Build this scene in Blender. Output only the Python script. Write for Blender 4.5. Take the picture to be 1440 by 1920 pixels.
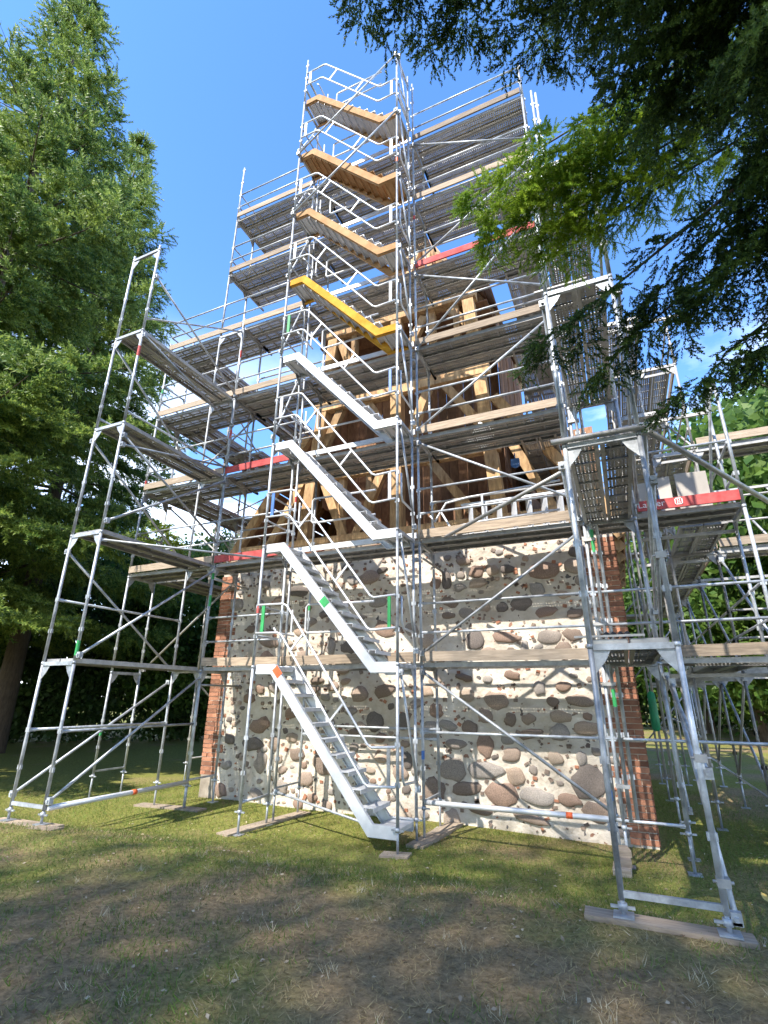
import bpy, math, random
import numpy as np
from mathutils import Vector, Matrix
R = math.radians
random.seed(7); rng = np.random.default_rng(7)
scene = bpy.context.scene
for o in list(bpy.data.objects): bpy.data.objects.remove(o)
col = scene.collection

# ------------------------------------------------------------------ camera
cd = bpy.data.cameras.new('camera'); cam = bpy.data.objects.new('camera', cd); col.objects.link(cam)
cd.sensor_fit = 'HORIZONTAL'; cd.sensor_width = 36; cd.lens = 36*957.6/1440
cd.clip_start = .05; cd.clip_end = 2000
yaw, pit, roll = R(-24.25), R(19.97), R(.48)
fw = Vector((math.sin(yaw)*math.cos(pit), math.cos(yaw)*math.cos(pit), math.sin(pit)))
r0 = Vector((math.cos(yaw), -math.sin(yaw), 0)); u0 = r0.cross(fw)
rr = r0*math.cos(roll)+u0*math.sin(roll); uu = u0*math.cos(roll)-r0*math.sin(roll)
m = Matrix.Identity(4)
for i in range(3): m[i][0], m[i][1], m[i][2] = rr[i], uu[i], -fw[i]
m.translation = Vector((2.979, -7.135, 1.491)); cam.matrix_world = m
scene.camera = cam

# ------------------------------------------------------------------ sky, sun, exposure
SUN = Vector((-.286, -1, 1.14)).normalized()        # towards the sun
el = math.asin(SUN.z); az = math.atan2(SUN.x, SUN.y)
w = bpy.data.worlds.new('World'); scene.world = w; w.use_nodes = True
nt = w.node_tree; N = nt.nodes; L = nt.links; N.clear()
out = N.new('ShaderNodeOutputWorld'); bg = N.new('ShaderNodeBackground'); sky = N.new('ShaderNodeTexSky')
sky.sky_type = 'NISHITA'; sky.sun_disc = False; sky.sun_elevation = el; sky.sun_rotation = az % (2*math.pi)
sky.air_density = 1.0; sky.dust_density = .15; sky.ozone_density = 2.2
tc = N.new('ShaderNodeTexCoord'); mp = N.new('ShaderNodeMapping'); mp.inputs['Scale'].default_value = (1, 1, 2.6)
nz = N.new('ShaderNodeTexNoise'); nz.inputs['Scale'].default_value = 3.1; nz.inputs['Detail'].default_value = 7; nz.inputs['Roughness'].default_value = .55
cr = N.new('ShaderNodeValToRGB'); cr.color_ramp.elements[0].position = .46; cr.color_ramp.elements[1].position = .62
sp = N.new('ShaderNodeSeparateXYZ'); mr = N.new('ShaderNodeMapRange')
mr.inputs[1].default_value = .62; mr.inputs[2].default_value = .2; mr.inputs[3].default_value = 0; mr.inputs[4].default_value = 1
mu = N.new('ShaderNodeMath'); mu.operation = 'MULTIPLY'; mx = N.new('ShaderNodeMix'); mx.data_type = 'RGBA'
mx.inputs[7].default_value = (7.5, 7.9, 8.4, 1)
L.new(tc.outputs['Generated'], mp.inputs[0]); L.new(mp.outputs[0], nz.inputs['Vector']); L.new(nz.outputs['Fac'], cr.inputs[0])
L.new(tc.outputs['Generated'], sp.inputs[0]); L.new(sp.outputs['Z'], mr.inputs[0])
L.new(cr.outputs[0], mu.inputs[0]); L.new(mr.outputs[0], mu.inputs[1]); L.new(mu.outputs[0], mx.inputs[0])
hs = N.new('ShaderNodeHueSaturation'); hs.inputs['Saturation'].default_value = 1.22; hs.inputs['Hue'].default_value = .507
L.new(sky.outputs[0], hs.inputs['Color']); L.new(hs.outputs[0], mx.inputs[6]); L.new(mx.outputs[2], bg.inputs[0]); L.new(bg.outputs[0], out.inputs[0])
bg.inputs[1].default_value = .15
sd = bpy.data.lights.new('sun', 'SUN'); sd.energy = 3.0; sd.angle = R(.53); sd.color = (1, .95, .87)
so = bpy.data.objects.new('sun', sd); col.objects.link(so); so.location = (-10, -30, 40)
so.rotation_euler = (-SUN).to_track_quat('-Z', 'Y').to_euler()
vs = scene.view_settings; vs.view_transform = 'Standard'; vs.look = 'None'; vs.gamma = 1; vs.use_curve_mapping = False; vs.exposure = 1.76
scene.cycles.transparent_max_bounces = 12

# ------------------------------------------------------------------ materials
def mat(name, base, rough=.6, metal=0, scale=6, var=.25, tint=None, bump=.0, bscale=40, objvar=0, stretch=None, spec=.5):
    """noise-mottled principled material; tint = second colour mixed in by noise; objvar = brightness variation per object"""
    M = bpy.data.materials.new(name); M.use_nodes = True; nt = M.node_tree; N = nt.nodes; L = nt.links
    b = N['Principled BSDF']; b.inputs['Roughness'].default_value = rough; b.inputs['Metallic'].default_value = metal
    b.inputs['Specular IOR Level'].default_value = spec
    tc = N.new('ShaderNodeTexCoord'); mp = N.new('ShaderNodeMapping'); L.new(tc.outputs['Object'], mp.inputs[0])
    if stretch: mp.inputs['Scale'].default_value = stretch
    oi = N.new('ShaderNodeObjectInfo')
    ad = N.new('ShaderNodeVectorMath'); ad.operation = 'ADD'; sc = N.new('ShaderNodeVectorMath'); sc.operation = 'SCALE'
    cb = N.new('ShaderNodeCombineXYZ')
    for i in range(3): L.new(oi.outputs['Random'], cb.inputs[i])
    L.new(cb.outputs[0], sc.inputs[0]); sc.inputs['Scale'].default_value = 37
    L.new(mp.outputs[0], ad.inputs[0]); L.new(sc.outputs[0], ad.inputs[1])
    nz = N.new('ShaderNodeTexNoise'); nz.inputs['Scale'].default_value = scale; nz.inputs['Detail'].default_value = 6; nz.inputs['Roughness'].default_value = .62
    L.new(ad.outputs[0], nz.inputs['Vector'])
    cr = N.new('ShaderNodeValToRGB'); e = cr.color_ramp.elements
    e[0].position = .32; e[1].position = .7
    c2 = tint if tint else tuple(min(1, c*(1+var)) for c in base); c1 = base if tint else tuple(c*(1-var) for c in base)
    e[0].color = (*c1, 1); e[1].color = (*c2, 1)
    L.new(nz.outputs['Fac'], cr.inputs[0]); last = cr.outputs[0]
    if objvar:
        mr = N.new('ShaderNodeMapRange'); mr.inputs[3].default_value = 1-objvar; mr.inputs[4].default_value = 1+objvar
        L.new(oi.outputs['Random'], mr.inputs[0])
        vm = N.new('ShaderNodeVectorMath'); vm.operation = 'SCALE'; L.new(last, vm.inputs[0]); L.new(mr.outputs[0], vm.inputs['Scale']); last = vm.outputs[0]
    L.new(last, b.inputs['Base Color'])
    if bump:
        n2 = N.new('ShaderNodeTexNoise'); n2.inputs['Scale'].default_value = bscale; n2.inputs['Detail'].default_value = 5
        L.new(ad.outputs[0], n2.inputs['Vector'])
        bp = N.new('ShaderNodeBump'); bp.inputs['Strength'].default_value = bump; bp.inputs['Distance'].default_value = .02
        L.new(n2.outputs['Fac'], bp.inputs['Height']); L.new(bp.outputs[0], b.inputs['Normal'])
    return M
MT = {}
MT['galv'] = mat('galvanised_steel', (.24, .25, .265), .5, .4, 7, tint=(.54, .565, .59), objvar=.22, bump=.05)
MT['galvdark'] = mat('weathered_steel', (.28, .275, .27), .55, .35, 8, tint=(.47, .455, .43), objvar=.15)
MT['alu'] = mat('aluminium', (.5, .51, .52), .5, .3, 5, tint=(.66, .66, .67), objvar=.05)
MT['yellow'] = mat('yellow_paint', (.46, .21, .012), .8, 0, 4, tint=(.68, .37, .05), objvar=.08, spec=.2)
MT['tan'] = mat('faded_orange_paint', (.33, .18, .075), .8, 0, 4, tint=(.50, .30, .15), objvar=.08, spec=.2)
MT['red'] = mat('red_paint', (.36, .05, .05), .8, 0, 5, tint=(.50, .12, .11), objvar=.1, spec=.2)
MT['green'] = mat('green_paint', (.03, .30, .08), .5, 0, 6)
MT['blue'] = mat('blue_paint', (.06, .16, .42), .5, 0, 6)
MT['orange'] = mat('orange_red_paint', (.75, .12, .03), .5, 0, 6)
MT['wood'] = mat('toe_board_timber', (.20, .15, .105), .85, 0, 6, tint=(.40, .31, .22), objvar=.3, stretch=(.5, 6, 6), bump=.15)
MT['greywood'] = mat('weathered_timber', (.22, .17, .12), .8, 0, 7, tint=(.40, .32, .24), objvar=.2, stretch=(.5, 6, 6), bump=.2)
MT['beam'] = mat('old_oak_beam', (.24, .135, .062), .85, 0, 4, tint=(.58, .38, .19), objvar=.3, stretch=(3, 3, .7), bump=.35, bscale=18)
MT['board'] = mat('dark_roof_boarding', (.18, .088, .046), .85, 0, 5, tint=(.34, .18, .092), objvar=.35, stretch=(3, 1, 1), bump=.2)
MT['brick'] = mat('red_brick', (.20, .08, .045), .9, 0, 6, tint=(.38, .175, .10), objvar=.42, bump=.3, bscale=60)
MT['paving'] = mat('pale_board', (.34, .31, .27), .85, 0, 3, tint=(.44, .40, .35), objvar=.15)
MT['sack'] = mat('green_sheet', (.01, .22, .09), .5, 0, 4)
MT['black'] = mat('black_fabric', (.02, .02, .022), .8, 0, 6)
MT['bark'] = mat('bark', (.07, .05, .035), .9, 0, 6, tint=(.14, .105, .075), bump=.5, bscale=12, stretch=(3, 3, .8))
MT['soil'] = mat('rubble_plaster', (.20, .165, .125), .9, 0, 5, tint=(.34, .29, .23), bump=.4, bscale=20)
MT['white'] = mat('white_letter', (.75, .7, .68), .6, 0, 8)

def stone_mat():
    M = mat('fieldstone', (.2, .16, .13), .8, 0, 5, bump=.35, bscale=22, tint=(.3, .25, .21)); N = M.node_tree.nodes; L = M.node_tree.links
    oi = N.new('ShaderNodeObjectInfo'); cr = N.new('ShaderNodeValToRGB'); cr.color_ramp.interpolation = 'CONSTANT'
    pal = [(.30, .225, .175), (.14, .115, .10), (.36, .28, .215), (.26, .175, .13), (.29, .255, .225), (.21, .155, .12), (.40, .295, .22), (.27, .225, .19)]
    for i, c in enumerate(pal):
        e = cr.color_ramp.elements[i] if i < 2 else cr.color_ramp.elements.new(i/len(pal))
        e.position = i/len(pal); e.color = (*c, 1)
    L.new(oi.outputs['Random'], cr.inputs[0])
    nz = N.new('ShaderNodeTexNoise'); nz.inputs['Scale'].default_value = 14; nz.inputs['Detail'].default_value = 7
    tc = N.new('ShaderNodeTexCoord'); L.new(tc.outputs['Object'], nz.inputs['Vector'])
    mr = N.new('ShaderNodeMapRange'); mr.inputs[1].default_value = .3; mr.inputs[2].default_value = .75; mr.inputs[3].default_value = .62; mr.inputs[4].default_value = 1.35
    L.new(nz.outputs['Fac'], mr.inputs[0])
    vm = N.new('ShaderNodeVectorMath'); vm.operation = 'SCALE'; L.new(cr.outputs[0], vm.inputs[0]); L.new(mr.outputs[0], vm.inputs['Scale'])
    L.new(vm.outputs[0], N['Principled BSDF'].inputs['Base Color'])
    return M
MT['stone'] = stone_mat()

def mortar_mat():
    M = bpy.data.materials.new('lime_mortar'); M.use_nodes = True; N = M.node_tree.nodes; L = M.node_tree.links; b = N['Principled BSDF']; b.inputs['Roughness'].default_value = .9
    tc = N.new('ShaderNodeTexCoord')
    n1 = N.new('ShaderNodeTexNoise'); n1.inputs['Scale'].default_value = 1.3; n1.inputs['Detail'].default_value = 8; n1.inputs['Roughness'].default_value = .65
    c1 = N.new('ShaderNodeValToRGB'); c1.color_ramp.elements[0].position = .3; c1.color_ramp.elements[1].position = .66
    c1.color_ramp.elements[0].color = (.37, .305, .235, 1); c1.color_ramp.elements[1].color = (.66, .595, .505, 1)
    L.new(tc.outputs['Object'], n1.inputs['Vector']); L.new(n1.outputs['Fac'], c1.inputs[0])
    # small chips pressed into the mortar
    n0 = N.new('ShaderNodeTexNoise'); n0.inputs['Scale'].default_value = 9; L.new(tc.outputs['Object'], n0.inputs['Vector'])
    mxv = N.new('ShaderNodeMix'); mxv.data_type = 'VECTOR'; mxv.inputs[0].default_value = .12; L.new(tc.outputs['Object'], mxv.inputs[4]); L.new(n0.outputs['Color'], mxv.inputs[5])
    vo = N.new('ShaderNodeTexVoronoi'); vo.inputs['Scale'].default_value = 13; L.new(mxv.outputs[1], vo.inputs['Vector'])
    th = N.new('ShaderNodeMath'); th.operation = 'LESS_THAN'; 
    rnd = N.new('ShaderNodeSeparateColor'); L.new(vo.outputs['Color'], rnd.inputs[0])
    mr = N.new('ShaderNodeMapRange'); mr.inputs[1].default_value = .55; mr.inputs[2].default_value = 1; mr.inputs[3].default_value = 0; mr.inputs[4].default_value = .4
    L.new(rnd.outputs[0], mr.inputs[0]); L.new(vo.outputs['Distance'], th.inputs[0]); L.new(mr.outputs[0], th.inputs[1])
    c2 = N.new('ShaderNodeValToRGB'); c2.color_ramp.interpolation = 'CONSTANT'
    for i, (p, c) in enumerate([(0, (.14, .10, .08)), (.4, (.24, .18, .14)), (.7, (.27, .14, .095)), (.85, (.11, .10, .095))]):
        e = c2.color_ramp.elements[i] if i < 2 else c2.color_ramp.elements.new(p)
        e.position = p; e.color = (*c, 1)
    L.new(rnd.outputs[1], c2.inputs[0])
    mx = N.new('ShaderNodeMix'); mx.data_type = 'RGBA'; L.new(th.outputs[0], mx.inputs[0]); L.new(c1.outputs[0], mx.inputs[6]); L.new(c2.outputs[0], mx.inputs[7])
    L.new(mx.outputs[2], b.inputs['Base Color'])
    n2 = N.new('ShaderNodeTexNoise'); n2.inputs['Scale'].default_value = 16; n2.inputs['Detail'].default_value = 8; L.new(tc.outputs['Object'], n2.inputs['Vector'])
    bp = N.new('ShaderNodeBump'); bp.inputs['Strength'].default_value = .7; bp.inputs['Distance'].default_value = .03
    L.new(n2.outputs['Fac'], bp.inputs['Height']); L.new(bp.outputs[0], b.inputs['Normal'])
    return M
MT['mortar'] = mortar_mat()

def perforated():
    M = mat('perforated_steel_deck', (.34, .315, .28), .65, .15, 4, tint=(.52, .49, .445), objvar=.2)
    N = M.node_tree.nodes; L = M.node_tree.links; b = N['Principled BSDF']; o = N['Material Output']
    tc = N.new('ShaderNodeTexCoord'); sx = N.new('ShaderNodeSeparateXYZ'); L.new(tc.outputs['Object'], sx.inputs[0])
    def axis(s, p):
        a = N.new('ShaderNodeMath'); a.operation = 'MULTIPLY'; L.new(s, a.inputs[0]); a.inputs[1].default_value = 1/p
        f = N.new('ShaderNodeMath'); f.operation = 'FRACT'; L.new(a.outputs[0], f.inputs[0])
        s2 = N.new('ShaderNodeMath'); s2.operation = 'SUBTRACT'; L.new(f.outputs[0], s2.inputs[0]); s2.inputs[1].default_value = .5
        q = N.new('ShaderNodeMath'); q.operation = 'MULTIPLY'; L.new(s2.outputs[0], q.inputs[0]); L.new(s2.outputs[0], q.inputs[1]); return q.outputs[0]
    ax, ay = axis(sx.outputs[0], .045), axis(sx.outputs[1], .04)
    s = N.new('ShaderNodeMath'); s.operation = 'ADD'; L.new(ax, s.inputs[0]); L.new(ay, s.inputs[1])
    t = N.new('ShaderNodeMath'); t.operation = 'LESS_THAN'; L.new(s.outputs[0], t.inputs[0]); t.inputs[1].default_value = .034
    ab = N.new('ShaderNodeMath'); ab.operation = 'ABSOLUTE'; L.new(sx.outputs[1], ab.inputs[0])
    t2 = N.new('ShaderNodeMath'); t2.operation = 'LESS_THAN'; L.new(ab.outputs[0], t2.inputs[0]); t2.inputs[1].default_value = .12
    t3 = N.new('ShaderNodeMath'); t3.operation = 'MULTIPLY'; L.new(t.outputs[0], t3.inputs[0]); L.new(t2.outputs[0], t3.inputs[1])
    tr = N.new('ShaderNodeBsdfTransparent'); mx = N.new('ShaderNodeMixShader')
    L.new(t3.outputs[0], mx.inputs[0]); L.new(b.outputs[0], mx.inputs[1]); L.new(tr.outputs[0], mx.inputs[2]); L.new(mx.outputs[0], o.inputs['Surface'])
    return M
MT['perf'] = perforated()

def leaf_mat(name, c1, c2, rough=.5, trans=.35, scale=.7, spec=.3):
    M = bpy.data.materials.new(name); M.use_nodes = True; N = M.node_tree.nodes; L = M.node_tree.links; b = N['Principled BSDF']; o = N['Material Output']
    b.inputs['Roughness'].default_value = rough; b.inputs['Specular IOR Level'].default_value = spec
    g = N.new('ShaderNodeNewGeometry'); nz = N.new('ShaderNodeTexNoise'); nz.inputs['Scale'].default_value = scale; nz.inputs['Detail'].default_value = 4
    L.new(g.outputs['Position'], nz.inputs['Vector'])
    ri = N.new('ShaderNodeMath'); ri.operation = 'ADD'; mm = N.new('ShaderNodeMath'); mm.operation = 'MULTIPLY_ADD'; mm.inputs[1].default_value = .5; mm.inputs[2].default_value = -.25
    L.new(g.outputs['Random Per Island'], mm.inputs[0]); L.new(nz.outputs['Fac'], ri.inputs[0]); L.new(mm.outputs[0], ri.inputs[1])
    cr = N.new('ShaderNodeValToRGB'); e = cr.color_ramp.elements; e[0].position = .28; e[1].position = .72; e[0].color = (*c1, 1); e[1].color = (*c2, 1)
    L.new(ri.outputs[0], cr.inputs[0]); L.new(cr.outputs[0], b.inputs['Base Color'])
    t = N.new('ShaderNodeBsdfTranslucent'); L.new(cr.outputs[0], t.inputs[0]); mx = N.new('ShaderNodeMixShader'); mx.inputs[0].default_value = trans
    L.new(b.outputs[0], mx.inputs[1]); L.new(t.outputs[0], mx.inputs[2]); L.new(mx.outputs[0], o.inputs['Surface'])
    return M
MT['spruce'] = leaf_mat('spruce_needles', (.07, .145, .032), (.32, .41, .085), trans=.38)
MT['fir'] = leaf_mat('overhanging_needles', (.035, .075, .022), (.13, .21, .04), trans=.4, scale=1.6)
MT['leaf'] = leaf_mat('deciduous_leaves', (.05, .115, .02), (.15, .24, .045), trans=.5)
MT['leafdark'] = leaf_mat('dark_leaves', (.035, .078, .02), (.085, .14, .035), trans=.4)
MT['grass'] = leaf_mat('grass_blades', (.22, .17, .095), (.14, .20, .05), trans=.3, scale=.55, spec=.15)

def ground_mat():
    M = bpy.data.materials.new('lawn_soil'); M.use_nodes = True; N = M.node_tree.nodes; L = M.node_tree.links; b = N['Principled BSDF']; b.inputs['Roughness'].default_value = .95
    b.inputs['Specular IOR Level'].default_value = .15
    g = N.new('ShaderNodeNewGeometry')
    n1 = N.new('ShaderNodeTexNoise'); n1.inputs['Scale'].default_value = .5; n1.inputs['Detail'].default_value = 6; L.new(g.outputs['Position'], n1.inputs['Vector'])
    n2 = N.new('ShaderNodeTexNoise'); n2.inputs['Scale'].default_value = 22; n2.inputs['Detail'].default_value = 8; n2.inputs['Roughness'].default_value = .75; L.new(g.outputs['Position'], n2.inputs['Vector'])
    c1 = N.new('ShaderNodeValToRGB'); e = c1.color_ramp.elements; e[0].position = .46; e[1].position = .64; e[0].color = (.255, .195, .115, 1); e[1].color = (.19, .205, .055, 1)
    sy = N.new('ShaderNodeSeparateXYZ'); L.new(g.outputs['Position'], sy.inputs[0]); ym = N.new('ShaderNodeMapRange'); ym.interpolation_type = 'SMOOTHSTEP'
    ym.inputs[1].default_value = -3.2; ym.inputs[2].default_value = -.3; ym.inputs[3].default_value = -.03; ym.inputs[4].default_value = .12; L.new(sy.outputs['Y'], ym.inputs[0])
    ya = N.new('ShaderNodeMath'); ya.operation = 'ADD'; L.new(n1.outputs['Fac'], ya.inputs[0]); L.new(ym.outputs[0], ya.inputs[1]); xm = N.new('ShaderNodeMapRange'); xm.inputs[1].default_value = -3; xm.inputs[2].default_value = 3; xm.inputs[3].default_value = .09; xm.inputs[4].default_value = -.02; L.new(sy.outputs['X'], xm.inputs[0])
    yb = N.new('ShaderNodeMath'); yb.operation = 'ADD'; L.new(ya.outputs[0], yb.inputs[0]); L.new(xm.outputs[0], yb.inputs[1]); L.new(yb.outputs[0], c1.inputs[0])
    c2 = N.new('ShaderNodeValToRGB'); e = c2.color_ramp.elements; e[0].position = .3; e[1].position = .72; e[0].color = (.35, .33, .3, 1); e[1].color = (1.6, 1.5, 1.35, 1)
    L.new(n2.outputs['Fac'], c2.inputs[0])
    mx = N.new('ShaderNodeMix'); mx.data_type = 'RGBA'; mx.blend_type = 'MULTIPLY'; mx.inputs[0].default_value = 1; L.new(c1.outputs[0], mx.inputs[6]); L.new(c2.outputs[0], mx.inputs[7])
    L.new(mx.outputs[2], b.inputs['Base Color'])
    bp = N.new('ShaderNodeBump'); bp.inputs['Strength'].default_value = .8; bp.inputs['Distance'].default_value = .03; L.new(n2.outputs['Fac'], bp.inputs['Height']); L.new(bp.outputs[0], b.inputs['Normal'])
    return M
MT['ground'] = ground_mat()

# ------------------------------------------------------------------ helpers
def tag(o, label=None, cat=None, group=None, kind=None):
    if label: o['label'] = label
    if cat: o['category'] = cat
    if group: o['group'] = group
    if kind: o['kind'] = kind
    return o
def empty(name, loc, label=None, cat=None, group=None):
    o = bpy.data.objects.new(name, None); o.empty_display_size = .2; col.objects.link(o); o.location = loc
    return tag(o, label, cat, group)
class MB:
    def __init__(s): s.v = []; s.f = []; s.mi = []; s.sm = []
    def add(s, vs, fs, mi=0, sm=False):
        n = len(s.v); s.v += [tuple(v) for v in vs]
        for f in fs: s.f.append(tuple(i+n for i in f)); s.mi.append(mi); s.sm.append(sm)
        return s
    def box(s, c, d, rot=None, mi=0):
        hx, hy, hz = d[0]/2, d[1]/2, d[2]/2
        vs = [Vector((x, y, z)) for x in (-hx, hx) for y in (-hy, hy) for z in (-hz, hz)]
        if rot is not None: vs = [rot @ v for v in vs]
        c = Vector(c)
        return s.add([v+c for v in vs], [(0, 1, 3, 2), (4, 6, 7, 5), (0, 4, 5, 1), (2, 3, 7, 6), (0, 2, 6, 4), (1, 5, 7, 3)], mi)
    def bar(s, p0, p1, wd, ht, mi=0, up=(0, 0, 1)):          # rectangular beam from p0 to p1
        p0, p1 = Vector(p0), Vector(p1); d = p1-p0; x = d.normalized(); up = Vector(up)
        if abs(x.dot(up)) > .98: up = Vector((0, 1, 0))
        y = up.cross(x).normalized(); z = x.cross(y)
        M = Matrix((x, y, z)).transposed()
        return s.box((p0+p1)/2, (d.length, wd, ht), M, mi)
    def tube(s, pts, r=.024, n=8, mi=0, caps=True):
        pts = [Vector(p) for p in pts]; rings = []; k = len(pts)
        t0 = (pts[1]-pts[0]).normalized(); a = Vector((0, 0, 1)) if abs(t0.z) < .9 else Vector((1, 0, 0))
        nx = t0.cross(a).normalized()
        for i, p in enumerate(pts):
            t = (pts[min(i+1, k-1)]-pts[max(i-1, 0)]).normalized()
            nx = (nx-t*nx.dot(t)).normalized(); ny = t.cross(nx)
            rings += [p+nx*(r*math.cos(2*math.pi*j/n))+ny*(r*math.sin(2*math.pi*j/n)) for j in range(n)]
        fs = [(i*n+j, i*n+(j+1) % n, (i+1)*n+(j+1) % n, (i+1)*n+j) for i in range(k-1) for j in range(n)]
        s.add(rings, fs, mi, True)
        if caps:
            m = len(s.v)-k*n
            s.f.append(tuple(m+j for j in range(n))[::-1]); s.mi.append(mi); s.sm.append(False)
            s.f.append(tuple(m+(k-1)*n+j for j in range(n))); s.mi.append(mi); s.sm.append(False)
        return s
    def prism(s, poly, y0, y1, mi=0):                         # polygon in xz extruded along y
        n = len(poly); vs = [(x, y0, z) for x, z in poly]+[(x, y1, z) for x, z in poly]
        fs = [tuple(range(n)), tuple(range(2*n-1, n-1, -1))]+[(i, n+i, n+(i+1) % n, (i+1) % n) for i in range(n)]
        return s.add(vs, fs, mi)
    def mesh(s, name, mats):
        me = bpy.data.meshes.new(name); me.from_pydata(s.v, [], s.f)
        for m_ in (mats if isinstance(mats, (list, tuple)) else [mats]): me.materials.append(MT[m_])
        me.polygons.foreach_set('material_index', s.mi); me.polygons.foreach_set('use_smooth', s.sm)
        me.update(); return me
    def build(s, name, mats, parent=None, off=None):
        if name == 'diagonal_brace':                          # swivel couplers at both ends
            for q in (s.v[:8], s.v[-8:]):
                c = [sum(v[i] for v in q)/8 for i in range(3)]; s.box(c, (.075, .06, .085)); s.box((c[0], c[1]-.035, c[2]), (.03, .03, .03))
        # vertices given in world space; stored relative to the root
        root = parent
        while root is not None and root.parent is not None: root = root.parent
        o = Vector(off) if off is not None else (root.location if root is not None else Vector((0, 0, 0)))
        s.v = [(v[0]-o.x, v[1]-o.y, v[2]-o.z) for v in s.v]
        ob = bpy.data.objects.new(name, s.mesh(name, mats)); col.objects.link(ob)
        if parent is not None: ob.parent = parent
        else: ob.location = o
        return ob
def inst(name, me, parent, loc, rot=(0, 0, 0), scale=(1, 1, 1)):
    ob = bpy.data.objects.new(name, me); col.objects.link(ob); root = parent
    if parent is not None:
        while root.parent is not None: root = root.parent
        ob.parent = parent; ob.location = Vector(loc)-root.location
    else: ob.location = loc
    ob.rotation_euler = rot; ob.scale = scale; return ob
def big_mesh(name, V, F, mi=None, smooth=False):
    """V (n,3), F (m,k) arrays -> mesh quickly"""
    me = bpy.data.meshes.new(name); k = F.shape[1]
    me.vertices.add(len(V)); me.vertices.foreach_set('co', V.astype(np.float32).ravel())
    me.loops.add(F.size); me.loops.foreach_set('vertex_index', F.astype(np.int32).ravel())
    me.polygons.add(len(F)); me.polygons.foreach_set('loop_start', (np.arange(len(F))*k).astype(np.int32))
    me.polygons.foreach_set('loop_total', np.full(len(F), k, np.int32))
    if smooth: me.polygons.foreach_set('use_smooth', np.ones(len(F), bool))
    me.update(calc_edges=True); me.validate(); return me
def sstep(a, b, x):
    t = min(1, max(0, (x-a)/(b-a))); return t*t*(3-2*t)
def gz(x, y):
    z = -.13-.31*sstep(-2.3, -.3, y)
    z += .02*math.sin(x*1.3+y*.7)+.015*math.sin(x*.6-y*1.7)
    if y > 2: z += .0*y
    return z

# ------------------------------------------------------------------ ground
def axis_pts(lo, hi, fine_lo, fine_hi, step):
    a = [fine_lo+step*i for i in range(int((fine_hi-fine_lo)/step)+1)]
    s, x = step, fine_lo; left = []
    while x > lo: s *= 1.35; x -= s; left.append(x)
    s, x = step, a[-1]; right = []
    while x < hi: s *= 1.35; x += s; right.append(x)
    return left[::-1]+a+right
gx = axis_pts(-400, 400, -9, 8, .25); gy = axis_pts(-300, 600, -8, 4, .25)
V = np.array([(x, y, gz(x, y)) for y in gy for x in gx]); nx_ = len(gx)
F = np.array([(j*nx_+i, j*nx_+i+1, (j+1)*nx_+i+1, (j+1)*nx_+i) for j in range(len(gy)-1) for i in range(nx_-1)])
me = big_mesh('ground', V, F, smooth=True); me.materials.append(MT['ground'])
g = bpy.data.objects.new('ground', me); col.objects.link(g); tag(g, kind='structure')

# ------------------------------------------------------------------ church tower
TX0, TX1, TY0, TY1, TZ = -5.2, 3.12, 2.0, 10.2, 4.2
tower = empty('church_tower', (-1, 6, -.45), 'old fieldstone church tower with brick corners and bare timber belfry inside the scaffolding', 'church tower')
mb = MB()
t = .9
for (x0, x1, y0, y1) in ((TX0, TX1, TY0, TY0+t), (TX0, TX1, TY1-t, TY1), (TX0, TX0+t, TY0+t, TY1-t), (TX1-t, TX1, TY0+t, TY1-t)):
    mb.box(((x0+x1)/2, (y0+y1)/2, (TZ-.6)/2), (x1-x0, y1-y0, TZ+.6))
wall = mb.build('wall', 'mortar', tower)
# rough mortar face in real relief, drawn partly over the stone edges
def vnoise(nu, nv, per, seed):
    r = np.random.default_rng(seed); a = r.uniform(-1, 1, (int(nv/per)+3, int(nu/per)+3)); v, u = np.mgrid[0:nv, 0:nu]/per; i, j = v.astype(int), u.astype(int); f, g_ = v-i, u-j
    f, g_ = f*f*(3-2*f), g_*g_*(3-2*g_); return (a[i, j]*(1-f)*(1-g_)+a[i, j+1]*(1-f)*g_+a[i+1, j]*f*(1-g_)+a[i+1, j+1]*f*g_)
nu, nv = 300, 170; UX = np.linspace(TX0+.02, TX1-.02, nu); VZ = np.linspace(-.58, TZ-.01, nv)
hh = .45*vnoise(nu, nv, 14, 1)+.5*vnoise(nu, nv, 5, 2)+.45*vnoise(nu, nv, 2.2, 3); hh = np.clip(hh, -1, 1)
MV = np.zeros((nv, nu, 3)); MV[..., 0] = UX[None]; MV[..., 2] = VZ[:, None]; MV[..., 1] = TY0-.010-.014*hh
edge = np.minimum(np.clip((UX-TX0)/.45, 0, 1), np.clip((TX1-UX)/.45, 0, 1))[None]; MV[..., 1] += .03*(1-edge)
ii = np.arange(nu*nv).reshape(nv, nu); MF = np.stack([ii[:-1, :-1], ii[:-1, 1:], ii[1:, 1:], ii[1:, :-1]], -1).reshape(-1, 4)
me = big_mesh('mortar_face', MV.reshape(-1, 3)-np.array(tower.location), MF, smooth=True); me.materials.append(MT['mortar'])
o = bpy.data.objects.new('mortar_face', me); col.objects.link(o); o.parent = wall
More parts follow.
